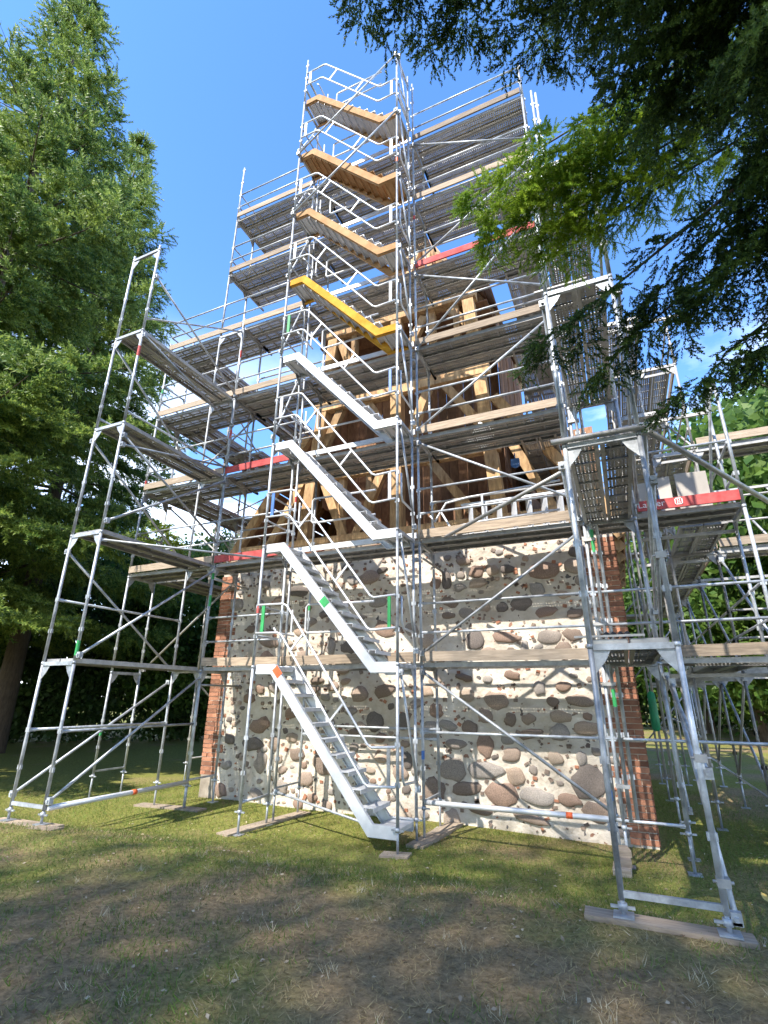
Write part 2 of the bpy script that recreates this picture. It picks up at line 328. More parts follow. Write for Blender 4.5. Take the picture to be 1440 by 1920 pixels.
# fieldstones: x, z, half width, half height on the front face
ST = """2.29,0.32,0.22,0.18 0.71,0.39,0.23,0.12 0.4,0.1,0.22,0.09 0.97,0.06,0.2,0.16 1.51,0.07,0.21,0.11 1.2,0.33,0.13,0.11 1.16,0.64,0.14,0.08 1.83,0.62,0.1,0.08 2.22,0.64,0.06,0.1 0.17,0.37,0.2,0.15 -0.17,0.03,0.17,0.16 1.97,0.06,0.14,0.08 0.74,0.77,0.12,0.16 0.24,0.76,0.15,0.07 1.94,1,0.13,0.1 1.48,0.96,0.15,0.07 2.35,1.06,0.17,0.09 0.97,1.46,0.16,0.13 0.49,1.03,0.11,0.1 0.77,1.21,0.12,0.09 1.18,1.17,0.09,0.08 1.47,1.18,0.1,0.07 1.97,1.23,0.13,0.09 0.47,1.54,0.12,0.09 -0.1,1.28,0.11,0.1 -0.21,0.96,0.15,0.14 0.11,1.05,0.14,0.07 1.88,1.45,0.08,0.07 0.66,2.47,0.14,0.14 1.2,2.49,0.18,0.09 1.93,2.46,0.17,0.1 2.3,2.49,0.12,0.09 -0.24,2.49,0.14,0.13 1.51,2.31,0.06,0.1 0.75,3.69,0.13,0.09 1.04,3.69,0.1,0.09 1.31,3.69,0.1,0.08 0.45,3.65,0.07,0.06 0.76,3.47,0.15,0.07 0.4,3.42,0.11,0.07 0.22,3.16,0.14,0.08 0.52,2.94,0.11,0.09 1.18,3.01,0.09,0.07 1.91,2.89,0.14,0.08 2.38,2.83,0.12,0.07 1.52,3.06,0.14,0.12 1.95,3.61,0.21,0.14 0.17,3.57,0.09,0.14 -0.04,3.55,0.1,0.09 0.5,3.91,0.12,0.07 0.18,2.92,0.1,0.06 0.43,1.83,0.14,0.05 1.26,1.86,0.12,0.06 1.68,1.66,0.08,0.1 1.29,2.26,0.07,0.05 2.07,1.68,0.1,0.07 2.29,1.47,0.18,0.07 1.37,-0.23,0.21,0.07 0.6,-0.19,0.17,0.06 2.38,-0.07,0.17,0.13 2.45,3.64,0.13,0.12 -2.9,0.46,0.16,0.09 -3.73,0.28,0.13,0.15 -3.98,0.6,0.22,0.11 -3.22,0.18,0.08,0.07 -2.69,0.05,0.15,0.1 -3.21,-0.12,0.12,0.1 -2.31,0.32,0.23,0.15 -3.04,0.75,0.11,0.08 -1.28,1.07,0.14,0.15 -1.6,1.55,0.15,0.11 -1.09,1.61,0.16,0.11 -3.08,1.19,0.14,0.09 -3.75,2.56,0.2,0.09 -3.79,2.27,0.13,0.11 -2.91,2.27,0.12,0.09 -2.26,2.42,0.09,0.12 -2.15,2.12,0.14,0.08 -1.78,2.16,0.13,0.1 -1.86,2.41,0.16,0.1 -1.1,2.72,0.19,0.12 -0.55,2.7,0.12,0.1 -3.12,3.61,0.24,0.1 -1.81,3.73,0.12,0.08 -1.45,3.77,0.2,0.11 -1.17,3.89,0.09,0.06 -1.24,3.24,0.17,0.08 -3.82,0.95,0.19,0.13 -3.58,3.43,0.14,0.1 -4.73,3.42,0.17,0.12 -4.89,3.84,0.1,0.07 -2.79,2.94,0.13,0.08 -2.42,3.1,0.13,0.07 -3.55,1.66,0.13,0.08 -4.15,1.45,0.13,0.08 -2.44,0.67,0.15,0.09 -2.02,0.69,0.13,0.08 -1.78,1.25,0.11,0.07 -2.18,1.69,0.11,0.07 -2.55,1.79,0.12,0.07 -0.71,1.09,0.1,0.13 -1.15,0.47,0.1,0.06 -1.36,0.28,0.09,0.05 -0.64,0.46,0.08,0.11 -2.61,3.55,0.11,0.08 -2.15,3.63,0.09,0.07 -2.43,4.03,0.09,0.07 -4,3.81,0.13,0.08 -4.27,2.86,0.1,0.07 -3.28,2.53,0.09,0.06"""
stones = [tuple(map(float, s.split(','))) for s in ST.split()]
def stone_mesh(sd):
    r = random.Random(sd); n = 14; rad = []
    ph = [(r.uniform(0, 6.28), r.uniform(.02, .12)/(1+.35*k)) for k in range(5)]
    for j in range(n):
        a = 2*math.pi*j/n; rad.append(1+sum(A*math.sin((k+2)*a+p) for k, (p, A) in enumerate(ph))+r.uniform(-.11, .09))
    vs = []; tx, tz = r.uniform(-.25, .25), r.uniform(-.25, .25)
    for (s, d) in ((1.03, .4), (1, -.2), (.88, -.78), (.5, -.97)):
        for j in range(n):
            a = 2*math.pi*j/n; x, z = rad[j]*s*math.cos(a), rad[j]*s*math.sin(a)
            vs.append((x, d*(1+tx*x+tz*z)+(r.uniform(-.06, .06) if d < 0 else 0), z))
    vs.append((0, -1.03, 0)); b = len(vs)-1
    fs = [(i*n+j, (i+1)*n+j, (i+1)*n+(j+1) % n, i*n+(j+1) % n) for i in range(3) for j in range(n)]+[(3*n+j, b, 3*n+(j+1) % n) for j in range(n)]
    return MB().add(vs, fs, 0, True).mesh('stone', 'stone')
SM = [stone_mesh(i) for i in range(14)]
rs = random.Random(3)
def put_stone(x, z, a, b, i):
    ob = inst('stone', SM[i % 14], wall, (x, TY0-.004, z), (0, rs.uniform(-.25, .25), 0), (a*1.05, min(.055, .26*(a+b)), b*1.05))
    if i % 2: ob.rotation_euler[1] += math.pi
for i, (x, z, a, b) in enumerate(stones): put_stone(x, z, a*1.16, b*1.16, i)
placed = list(stones); extra = 0
for _ in range(9000):
    if extra >= 160: break
    a = rs.choice([.05, .06, .07, .08, .1, .12, .14]); b = a*rs.uniform(.55, .95); x, z = rs.uniform(-4.7, 2.7), -.38+4.4*rs.random()**1.35
    if all(((x-q[0])/(a+q[2]+.03))**2+((z-q[1])/(b+q[3]+.03))**2 > 1 for q in placed):
        placed.append((x, z, a, b)); put_stone(x, z, a, b, extra); extra += 1
# chips of stone and brick packed into the joints, too small to pick apart
mb = MB()
for _ in range(950):
    a = rs.uniform(.012, .04); b = a*rs.uniform(.4, 1); x, z = rs.uniform(-4.8, 2.8), rs.uniform(-.4, 4.15)
    if any(((x-q[0])/(a+q[2]))**2+((z-q[1])/(b+q[3]))**2 < 1 for q in placed): continue
    mb.box((x, TY0-.014, z), (a*2, .03, b*2), Matrix.Rotation(rs.uniform(-.6, .6), 3, 'Y'), rs.choice([0, 0, 0, 1]))
tag(mb.build('stone_chips', ['stone', 'brick'], wall), kind='stuff')
# brick corners and the brick courses on top
BRM = MB().box((0, 0, 0), (.25, .12, .072)).mesh('brick', 'brick'); BRH = MB().box((0, 0, 0), (.12, .12, .072)).mesh('brick', 'brick')
nb = 0
for c in range(54):
    z = -.40+c*.084
    if z > TZ-.05: break
    for side in (0, 1):
        if side == 0 and z < .02: continue
        wlen = .50 if (c//2) % 2 else .37
        seq = [.25, .25] if (c//2) % 2 else [.25, .12]
        if c % 2 and wlen < .45: seq = [.12, .25]
        x = TX0-.02 if side == 0 else TX1+.02
        for s in seq:
            xc = x+s/2 if side == 0 else x-s/2
            inst('brick', BRM if s > .2 else BRH, wall, (xc, TY0+.045+rs.uniform(-.008, .008), z), (0, rs.uniform(-.015, .015), 0)); nb += 1
            x += (s+.012)*(1 if side == 0 else -1)
for rrow in range(4):
    x = TX0+.1+(rrow % 2)*.13
    while x < TX1-.1 and nb < 296:
        if rrow < 2 or rs.random() < .75:
            inst('brick', BRM, wall, (x+.125, TY0+.09+rs.uniform(-.02, .02), TZ+.045+rrow*.084), (0, rs.uniform(-.02, .02), rs.uniform(-.03, .03))); nb += 1
        x += .264
mb = MB(); mb.box(((TX0+TX1)/2, TY0+.32, TZ+.2), (TX1-TX0-.1, .4, .4)); mb.build('brick_backing', 'soil', wall)
mb = MB(); mb.box((-4.97, TY0-.002, -.22), (.42, .05, .42)); mb.build('plaster_patch', 'soil', wall)

# timber belfry
BY = 2.42
def beam(name, p0, p1, wd=.2, ht=.2, mt='beam'):
    return MB().bar(p0, p1, wd, ht).build(name, mt, tower)
XP = (-3.25, -1.0, 1.1)
for yy in (BY, 6.9):
    for x in XP: beam('post', (x-(.1 if x < -2 else -.1 if x > 1 else 0), yy, TZ+.5), (x+(.5 if x < -2 else -.3 if x > 1 else 0), yy, 10.4), .26, .26)
beam('sill_beam', (-5.0, BY-.05, 4.72), (2.9, BY-.05, 4.72), .26, .24)
beam('tie_beam', (-3.2, BY-.045, 8.25), (1.2, BY-.045, 8.25), .2, .24); beam('tie_beam', (-2.95, BY-.03, 10.4), (1.0, BY-.03, 10.4), .24, .26)
beam('tie_beam', (-3.4, BY-.02, 6.35), (1.3, BY-.02, 6.35), .16, .18)
for a, b in (((-.62, 6.9), (.75, 4.85)), ((-1.1, 6.9), (-2.0, 4.85)), ((-3.15, 6.9), (-2.3, 4.85)), ((-3.3, 6.7), (-4.3, 4.85)), ((1.3, 6.9), (2.2, 4.85)),
             ((.15, 8.15), (1.05, 6.75)), ((-.25, 8.15), (-.85, 6.6)), ((-1.75, 8.15), (-1.1, 6.9)), ((-2.5, 8.15), (-3.1, 6.8)),
             ((.35, 10.2), (1.05, 9.2)), ((1.0, 9.6), (.3, 8.45)), ((-.3, 10.2), (-.9, 9.0)), ((-2.6, 10.2), (-2.0, 8.5)), ((-1.5, 10.2), (-1.05, 9.1))):
    beam('brace', (a[0], BY+.02, a[1]), (b[0], BY+.02, b[1]), .15, .19)
for x in (-2.4, -1.7, -.2, .35): beam('stud', (x, BY+.05, TZ+.55), (x, BY+.05, 6.3 if x < -1 else 5.3), .14, .16)
for x in (-2.2, -.1, .5): beam('stud', (x, BY+.05, 8.35), (x, BY+.05, 10.3), .14, .16)
APX = Vector((-1.05, 4.65, 15.0))
for x in (-2.75, -1.9, -1.05, .0, .8): beam('rafter', (x, BY-.05, 10.45), APX+Vector(((x+1.05)*.08, -.1, 0)), .18, .22)
for y in (3.4, 4.6, 5.8, 6.9):
    beam('rafter', (-3.3, y, 10.45), APX+Vector((-.1, (y-4.65)*.08, 0)), .18, .22); beam('rafter', (1.25, y, 10.45), APX+Vector((.1, (y-4.65)*.08, 0)), .18, .22)
for y in (2.35, 3.3, 4.3, 5.3, 6.3, 7.3, 8.4):
    beam('rafter', (-5.45, y, 4.45), (-3.35, y, 7.5), .16, .2); beam('rafter', (3.3, y, 4.45), (1.25, y, 7.5), .16, .2)
# boarding left on the skirt roof, the inner walls and the back, extended to darken the belfry
for k in range(9):
    f = (k+.5)/9
    MB().bar((-5.52+2.1*f, 2.5, 4.62+3.05*f), (-5.52+2.1*f, 9.6, 4.62+3.05*f), .39, .03, up=(-.82, 0, .57)).build('roof_board', 'board', tower)
    MB().bar((3.37-2.05*f, 3.4, 4.62+3.05*f), (3.37-2.05*f, 9.6, 4.62+3.05*f), .39, .03, up=(.82, 0, .57)).build('roof_board', 'board', tower)
for k in range(20):
    x = -3.3+k*.235
    MB().box((x, 4.3+rs.uniform(-.02, .02), 7.4), (.225, .03, 6.0)).build('wall_board', 'board', tower)
for sx in (-3.36, 1.26):
    for k in range(14):
        y = 3.3+k*.26; MB().box((sx+rs.uniform(-.01, .01), y, 8.2), (.03, .25, 4.5)).build('wall_board', 'board', tower)
MB().box((-1.04, 9.7, 7.2), (8.3, .06, 6.0)).build('back_wall', 'board', tower)
MB().box((-1.04, 6, 4.35), (6.5, 6.3, .1)).build('belfry_floor', 'board', tower)
for k in range(8):
    MB().box((-1.03, 2.62+k*.24, 10.25+rs.uniform(-.005, .005)), (4.5, .23, .03)).build('added_ceiling_board', 'board', tower)  # ceiling added to keep the belfry interior dark
for k in range(10):           # roof boarding of the cap, stripped at the front
    f0 = k/10; c = Vector((-3.38, 4.65, 10.6)).lerp(APX, f0+.05); hw = 2.25*(1-f0-.05)
    MB().bar((c.x, c.y-hw, c.z), (c.x, c.y+hw, c.z), .5, .03, up=(-.89, 0, .45)).build('roof_board', 'board', tower)
    c = Vector((1.33, 4.65, 10.6)).lerp(APX, f0+.05)
    MB().bar((c.x, c.y-hw, c.z), (c.x, c.y+hw, c.z), .5, .03, up=(.89, 0, .45)).build('roof_board', 'board', tower)
    if k > 4:
        c = Vector((-1.05, 2.55, 10.6)).lerp(APX, f0+.05); MB().bar((c.x-hw, c.y, c.z), (c.x+hw, c.y, c.z), .5, .03, up=(0, -.89, .45)).build('roof_board', 'board', tower)

# ------------------------------------------------------------------ scaffold kit
LV = [0, 1.94, 4.0, 6.03, 8.03, 10.03, 12.01, 13.98, 15.97]
OY, IY = .88, 1.61
PLK = {}
def plank_mesh(ln):
    if ln in PLK: return PLK[ln]
    mb = MB(); w2 = .155
    mb.add([(-ln/2, -w2, 0), (ln/2, -w2, 0), (ln/2, w2, 0), (-ln/2, w2, 0)], [(0, 1, 2, 3)], 0)
    for s in (-1, 1):
        mb.box((0, s*w2, -.032), (ln, .004, .07), None, 1); mb.box((0, s*(w2-.02), -.066), (ln, .04, .004), None, 1); mb.box((0, s*.05, -.008), (ln-.04, .012, .016), None, 1)
    for e in (-1, 1): mb.box((e*(ln/2-.01), 0, -.035), (.02, .3, .065), None, 1)
    n = max(2, int(ln/.3))
    for i in range(1, n): mb.box((-ln/2+ln*i/n, 0, -.012), (.035, .29, .02), None, 1)
    PLK[ln] = mb.mesh('deck_plank', ['perf', 'galvdark']); return PLK[ln]
def planks(root, x0, x1, y, z, n, step=.32, along='x', start=0, tilt=0):
    ln = round(abs(x1-x0)-.06, 3)
    for i in range(n):
        if along == 'x': inst('deck_plank', plank_mesh(ln), root, ((x0+x1)/2, y+.19+i*step, z+.075), (0, rs.uniform(-.003, .003), 0))
        else: inst('deck_plank', plank_mesh(ln), root, (y+.19+i*step, (x0+x1)/2, z+.075), (0, 0, math.pi/2))
BAND = ['green', 'red', 'blue', 'orange']
def band(std, x, y, z, mt, h=.12): MB().tube([(x, y, z), (x, y, z+h)], .0265, 8, 0, False).build('paint_band', mt, std)
def frame(root, a, b, z0, z1, mt='galv', top=True, up=.0):
    """one scaffold frame: two standards a, b (x, y) and a transom with gussets at the top"""
    ax, ay = a; bx, by = b; d = Vector((bx-ax, by-ay, 0)).normalized(); mb = MB()
    za = z1-.0
    mb.bar((ax+d.x*.024, ay+d.y*.024, za), (bx-d.x*.024, by-d.y*.024, za), .045, .055)
    for (px, py, s) in ((ax, ay, 1), (bx, by, -1)):
        p = Vector((px, py, za-.03)); q = d*s; n = Vector((-d.y, d.x, 0))*.004
        tri = [p+q*.024, p+q*.17, p+q*.12+Vector((0, 0, -.09)), p+q*.024+Vector((0, 0, -.2))]
        mb.add([v-n for v in tri]+[v+n for v in tri], [(0, 1, 2, 3), (7, 6, 5, 4), (0, 4, 5, 1), (1, 5, 6, 2), (2, 6, 7, 3), (3, 7, 4, 0)])
    f = mb.build('frame', mt, root)
    for (px, py) in (a, b):
        mb = MB().tube([(px, py, z0), (px, py, z1+up)], .0242)
        # collar where the next frame plugs in, and rail pockets
        mb.tube([(px, py, z1-.01), (px, py, z1+.03)], .029, 8)
        for h in (.5, 1.0):
            if z0+h < z1: mb.box((px, py, z0+h), (.075, .03, .06))
        s = mb.build('standard', mt, f)
        if rs.random() < .07: band(s, px, py, z0+rs.uniform(.1, 1.6), rs.choice(BAND))
    return f
def post(root, x, y, z0, z1, mt='galv', name='standard'):
    mb = MB().tube([(x, y, z0), (x, y, z1)], .0242)
    k = z0+.5
    while k < z1: mb.box((x, y, k), (.075, .03, .06)); k += .5
    return mb.build(name, mt, root)
def jack(root, x, y, base=0.0, gzv=None):
    g0 = gz(x, y) if gzv is None else gzv
    mb = MB().box((x, y, g0+.006), (.15, .15, .012)).tube([(x, y, g0+.01), (x, y, base+.02)], .018)
    mb.tube([(x, y, base-.05), (x, y, base)], .035); mb.bar((x-.09, y, base-.03), (x+.09, y, base-.03), .02, .02)
    return mb.build('base_jack', 'galv', root)
def rail(root, p0, p1, name='guard_rail', r=.0195, mt='galv'):
    p0, p1 = Vector(p0), Vector(p1); d = (p1-p0).normalized()
    mb = MB().tube([p0, p1], r)
    for p, s in ((p0, 1), (p1, -1)): mb.bar(p-d*s*.01, p+d*s*.09, .012, .05)
    return mb.build(name, mt, root)
def toe(root, x0, x1, y, z, mt='wood', along='x', t=.032, h=.15, label=None):
    mb = MB(); e = .03; zz = z+.02+h/2; j = rs.uniform(-.012, .012)
    if along == 'x': mb.bar((x0+e, y, zz-j), (x1-e, y, zz+j), t, h)
    else: mb.bar((y, x0+e, zz-j), (y, x1-e, zz+j), t, h)
    o = mb.build('toe_board', mt, root)
    if label: o['label'] = label
    return o
def coupler(root, p): return MB().box(p, (.09, .09, .06)).tube([(p[0]-.07, p[1], p[2]), (p[0]+.07, p[1], p[2])], .012, 6).build('coupler', 'galvdark', root)

# ------------------------------------------------------------------ front scaffold
fs = empty('front_scaffold', (.05, OY, -.44), 'steel frame scaffold along the stone front of the tower, behind the stairs', 'scaffold')
XC = [-6.95, -4.49, -2.58, .05, 2.62, 4.8]
TOP = {-6.95: 5, -4.49: 5, -2.58: 8, .05: 8, 2.62: 8, 4.8: 3}
for x in XC:
    for k in range(TOP[x]):
        if k < 7: frame(fs, (x, OY), (x, IY), LV[k], LV[k+1])
        else: post(fs, x, OY, LV[7], LV[7]+(1.15 if x != .05 else 2.2)); post(fs, x, IY, LV[7], LV[7]+1.1)
    jack(fs, x, OY); jack(fs, x, IY)
    MB().bar((x, OY, .06), (x, IY, .06), .03, .03).build('base_transom', 'galv', fs)
for k in range(5, 8):
    if k < 7: frame(fs, (-5.21, OY), (-5.21, IY), LV[k], LV[k+1])
    else: post(fs, -5.21, OY, LV[7], 16.08); post(fs, -5.21, IY, LV[7], LV[7]+1.1)
# taller uprights at the left end
for x in (-6.95, -4.49): post(fs, x, OY, LV[5], LV[5]+.35)
for x in (-6.95,): post(fs, x, IY, LV[5], LV[5]+1.1)
bays = [(-6.95, -4.49), (-4.49, -2.58), (-2.58, .05), (.05, 2.62), (2.62, 4.8)]
WT = {(1, 1): 'wood', (1, 2): 'red', (1, 3): 'red', (1, 4): 'wood', (1, 5): 'wood', (3, 1): 'greywood', (3, 2): 'wood', (3, 3): 'wood', (3, 4): 'wood', (3, 5): 'red', (3, 6): 'wood', (3, 7): 'wood'}
for bi, (x0, x1) in enumerate(bays):
    for k in range(1, 8):
        if bi == 0 and (k == 1 or k > 5): continue
        if bi == 4 and k > 2: continue
        if bi == 1 and k > 5: x0_, x1_ = -5.21, x1
        else: x0_, x1_ = x0, x1
        n = 2 if k < 3 else 3 if k < 6 else 4
        if bi == 4: n = 2
        planks(fs, x0_, x1_, OY-.02, LV[k], n, .325)
        for i in range(2, n): pass
        if n > 2:
            for xe in (x0_, x1_): MB().bar((xe+.03, IY, LV[k]+.03), (xe+.03, IY+.33*(n-2)+.06, LV[k]+.03), .04, .05).build('bracket', 'galvdark', fs)
        mtb = WT.get((bi, k), 'greywood' if bi == 0 else 'alu' if bi == 2 and k > 1 else 'wood')
        if bi == 4 and k == 2: mtb = 'red'
        if bi == 4: x0_ = 3.46
        tb = toe(fs, x0_, x1_, OY-.045, LV[k]+.07, mtb, h=.15 if mtb != 'alu' else .1)
        if bi == 4 and k == 2: REDB = tb; tb['label'] = 'red toe board with white lettering'
        if bi != 2 and not (bi == 4):
            rail(fs, (x0_, OY, LV[k]+.55), (x1_, OY, LV[k]+.55)); rail(fs, (x0_, OY, LV[k]+1.02), (x1_, OY, LV[k]+1.02))
        if k >= 2 and bi in (1, 3) and k < 7: rail(fs, (x0_, IY, LV[k]+1.02), (x1_, IY, LV[k]+1.02), mt='galvdark')
# base: single rail and the fat bottom tube
rail(fs, (.05, OY, 1.0), (2.62, OY, 1.0)); rail(fs, (2.62, OY, 1.0), (4.8, OY, 1.0)); rail(fs, (-2.58, IY, 1.0), (.05, IY, 1.0)); rail(fs, (-2.58, IY, .85), (.05, IY, .85))
for yy in (1.55, 2.0): pass
bt = MB().tube([(.08, OY-.05, .06), (2.6, OY-.05, .06)], .036, 10).build('base_tube', 'alu', fs)
MB().tube([(2.05, OY-.05, .06), (2.13, OY-.05, .06)], .039, 10).build('paint_band', 'orange', bt)
rail(fs, (2.62, OY, .05), (3.45, OY, .05), 'base_rail'); rail(fs, (2.62, OY, LV[1]+.55), (5.2, OY, LV[1]+.55)); rail(fs, (2.62, OY, LV[1]+1.02), (5.2, OY, LV[1]+1.02))
rail(fs, (2.62, OY, LV[2]+1.02), (4.8, OY, LV[2]+1.02)); rail(fs, (-2.55, OY, .0), (-.1, OY-.75, -.22), 'diagonal_brace')
# diagonals of the bay right of the stairs
yD = OY-.045
for (xa, za, xb, zb) in ((.08, LV[1]-.06, 2.6, .15), (.08, LV[1]+.22, 2.6, LV[2]-.15), (.08, LV[3]-.1, 2.6, LV[2]+.45), (.08, LV[3]+.18, 2.6, LV[4]-.1), (.08, LV[5]-.12, 2.6, LV[4]+.65),
                         (.08, LV[4]+.0, 2.6, LV[5]+.55), (.08, LV[5]+.2, 2.6, LV[6]-.05), (.08, LV[7]-.1, 2.6, LV[6]+.6)):
    MB().tube([(xa, yD, za), (xb, yD, zb)], .022).build('diagonal_brace', 'galv', fs)
for (xa, za, xb, zb) in ((-4.45, .2, -2.6, LV[1]), ):
    pass
for k in range(1, 7):
    a, b = ((-6.9, LV[k]+.1), (-4.55, LV[k+1]-.1)) if k % 2 else ((-4.55, LV[k]+.1), (-6.9, LV[k+1]-.1))
    if k < 5: MB().tube([(a[0], IY+.05, a[1]), (b[0], IY+.05, b[1])], .022).build('diagonal_brace', 'galvdark', fs)
# end guards, side toe boards at the left ends of the upper decks
for k in (6, 7):
    for h in (.55, 1.02): rail(fs, (-5.21, OY, LV[k]+h), (-5.21, IY+.6, LV[k]+h))
    toe(fs, OY, IY+.6, -5.23, LV[k]+.07, 'greywood', 'y')
for h in (.55, 1.02):
    for k in (2, 3, 4, 5): rail(fs, (-6.95, OY, LV[k]+h), (-6.95, IY, LV[k]+h))
    rail(fs, (2.62, OY, LV[7]+h), (2.62, IY, LV[7]+h)); rail(fs, (.05, IY, LV[7]+h), (2.62, IY, LV[7]+h)); rail(fs, (-5.21, IY, LV[7]+h), (.05, IY, LV[7]+h))
# heavy tubes that tie the right-hand tower back
MB().tube([(.55, OY-.07, 4.05), (2.80, -.95, 4.22)], .03, 10).build('tie_tube', 'galvdark', fs)
# wall ties
for x in (-4.45, -2.55, .09, 2.58):
    for k in (1, 2): MB().tube([(x, OY, LV[k]-.25), (x, 2.02, LV[k]-.25)], .02).build('wall_tie', 'galvdark', fs)
# lettering on the red board
def lettering(txt, size, loc, parent):
    cu = bpy.data.curves.new('lettering', 'FONT'); cu.body = txt; cu.size = size; cu.extrude = .001
    t0 = bpy.data.objects.new('tmp', cu); col.objects.link(t0); dg = bpy.context.evaluated_depsgraph_get(); me = bpy.data.meshes.new_from_object(t0.evaluated_get(dg))
    bpy.data.objects.remove(t0); me.name = 'lettering'; me.materials.clear(); me.materials.append(MT['white'])
    o = bpy.data.objects.new('lettering', me); col.objects.link(o); o.parent = parent; root = parent
    while root.parent is not None: root = root.parent
    o.location = Vector(loc)-root.location; o.rotation_euler = (R(90), 0, 0); return o
zt = LV[2]+.07+.02
lettering('Layher', .13, (3.50, OY-.045-.0185, zt+.045), REDB)
mb = MB(); lx, lz, ly = 3.98, zt+.035, OY-.064
for (a, b, c, d) in ((0, 0, .1, .012), (0, .088, .1, .012), (0, 0, .012, .1), (.088, 0, .012, .1), (.03, .02, .012, .06), (.058, .02, .012, .06), (.03, .044, .04, .012)):
    mb.box((lx+a+c/2, ly, lz+b+d/2), (c, .003, d))
mb.build('emblem', 'white', REDB)

# ------------------------------------------------------------------ stair tower
stt = empty('stair_tower', (0, 0, -.44), 'tall scaffold stair tower with eight parallel stair flights on the tower front', 'stair tower')
SX0, SX1, SY0, SY1 = -2.58, 0, 0, .70
for x in (SX0, SX1):
    for k in range(8): frame(stt, (x, SY0), (x, SY1), LV[k] if k else -.12, LV[k+1] if k < 7 else LV[8]-.1)
    for y in (SY0, SY1): jack(stt, x, y, -.12)
post(stt, SX0, SY0, LV[8]-.1, 17.6); post(stt, SX0, SY1, LV[8]-.1, 17.2); post(stt, SX1, SY1, LV[8]-.1, LV[8]+.25)
STAIRMAT = ['alu', 'alu', 'alu', 'alu', 'yellow', 'tan', 'tan', 'tan']
UNDER = ['alu', 'alu', 'alu', 'alu', 'alu', 'alu', 'tan', 'alu']
LB = ['green', 'blue', 'alu', 'green', 'alu', 'alu', 'alu', 'alu']; RB = ['galvdark', 'green', 'alu', 'blue', 'alu', 'alu', 'alu', 'alu']
for k in range(8):
    z0 = LV[k]+.02 if k else -.15; z1 = LV[k+1]+.02; ms = STAIRMAT[k]
    xa, xb = -.40, -2.19
    def off(o):      # offset polyline of the stringer
        sl = math.atan2(z1-z0, xa-xb); tt = o*math.tan(sl/2)
        return [(-.03, z0+o), (xa+tt, z0+o), (xb+tt, z1+o), (-2.55, z1+o)]
    up, dn = off(.03), off(-.12)
    for yy in (.045, .655):
        mb = MB()
        for i in range(3): mb.prism([up[i], up[i+1], dn[i+1], dn[i]], yy-.012, yy+.012)
        q = 1 if yy < .3 else -1
        for o in (.03, -.12):
            a, b = off(o), off(o-.012)
            for i in range(3): mb.prism([a[i], a[i+1], b[i+1], b[i]], min(yy+q*.0125, yy+q*.05), max(yy+q*.0125, yy+q*.05))
        if yy < .3: o = fl = mb.build('stair_flight', ms, stt)
        else: o = mb.build('stringer', ms, fl)
        if yy < .3 and k == 0: band_m = MB(); band_m.bar((xb+.02, yy-.014, z1-.03), (xb+.13, yy-.014, z1-.155), .003, .12); band_m.build('paint_patch', 'orange', o)
        if yy < .3 and k == 1: band_m = MB(); band_m.bar((-1.25, yy-.014, z0+(z1-z0)*.475-.05), (-1.35, yy-.014, z0+(z1-z0)*.53-.05), .003, .13); band_m.build('paint_patch', 'green', o)
    for xs, zz in (((-.05, -.2, -.35), z0), ((-2.23, -2.38, -2.52), z1)):
        mb = MB(); mb.box((sum(xs)/3, .35, zz-.02), (.37, .56, .03))
        for xr in xs: mb.box((xr, .35, zz-.05), (.03, .55, .04))
        mb.build('landing', UNDER[k], fl)
    nT = 9
    for i in range(nT):
        f = (i+.5)/nT; x = xa+(xb-xa)*f; z = z0+(z1-z0)*(i+1)/(nT+1)
        mb = MB().box((x, .35, z), (.235, .58, .006)); mb.box((x+.115, .35, z-.025), (.006, .58, .05)); mb.box((x-.115, .35, z-.025), (.006, .58, .05)); mb.box((x, .35, z-.02), (.012, .57, .03))
        mb.build('tread', 'alu' if k < 6 else UNDER[k], fl)
    # outer handrail: two bent tubes, struts and end brackets
    yh = -.035
    p1 = [(-2.56, z1+1.0), (-2.05, z1+.99), (-1.97, z1+.95), (-.45, z0+1.02), (-.38, z0+.98), (-.02, z0+1.0)]
    hr = MB().tube([(x, yh, z) for x, z in p1], .0185).build('handrail', 'alu', stt)
    p2 = [(-2.56, z1+.53), (-2.12, z1+.52), (-2.04, z1+.48), (-.49, z0+.53), (-.42, z0+.49), (-.02, z0+.51)]
    MB().tube([(x, yh, z) for x, z in p2], .0185).build('mid_rail', 'alu', hr)
    for f in (.24, .74):
        xm = -2.0+1.55*f; zm = z1+.97+(z0-z1+.05)*f
        MB().bar((xm, yh, zm), (xm-.22, yh, zm-.25), .022, .03).build('strut', 'alu', hr)
    MB().bar((-2.44, yh, z1+.52), (-2.44, yh, z1+1.0), .02, .06, up=(1, 0, 0)).build('end_bracket', LB[k], hr)
    MB().bar((-.12, yh, z0+.5), (-.12, yh, z0+1.0), .02, .05, up=(1, 0, 0)).build('end_bracket', RB[k], hr)
    # inner U-shaped guard of the upper landing and the bent end guard
    yi = SY1+.06
    MB().tube([(-.75, yi, z1+1.08), (-2.06, yi, z1+1.1), (-2.1, yi, z1+1.06), (-2.1, yi, z1+.64), (-2.06, yi, z1+.6), (-.75, yi, z1+.6)], .02).build('inner_guard', 'alu', stt)
    MB().tube([(.03, .1, z0+1.0), (.03, .1, z0+.62), (.03, .16, z0+.52), (.03, .6, z0+.5)], .018).build('end_guard', 'alu', stt)
    MB().tube([(-2.61, .06, z1+1.0), (-2.61, .66, z1+1.0)], .018).build('end_guard', 'galv', stt); MB().tube([(-2.61, .06, z1+.5), (-2.61, .66, z1+.5)], .018).build('end_guard', 'galv', stt)
    MB().tube([(-2.3, .1, z1+.62), (-2.24, .1, z1+.54), (-2.24, .62, z1+.54), (-2.3, .62, z1+.62), (-2.3, .62, z1+1.0)], .017).build('landing_guard', 'alu', stt)
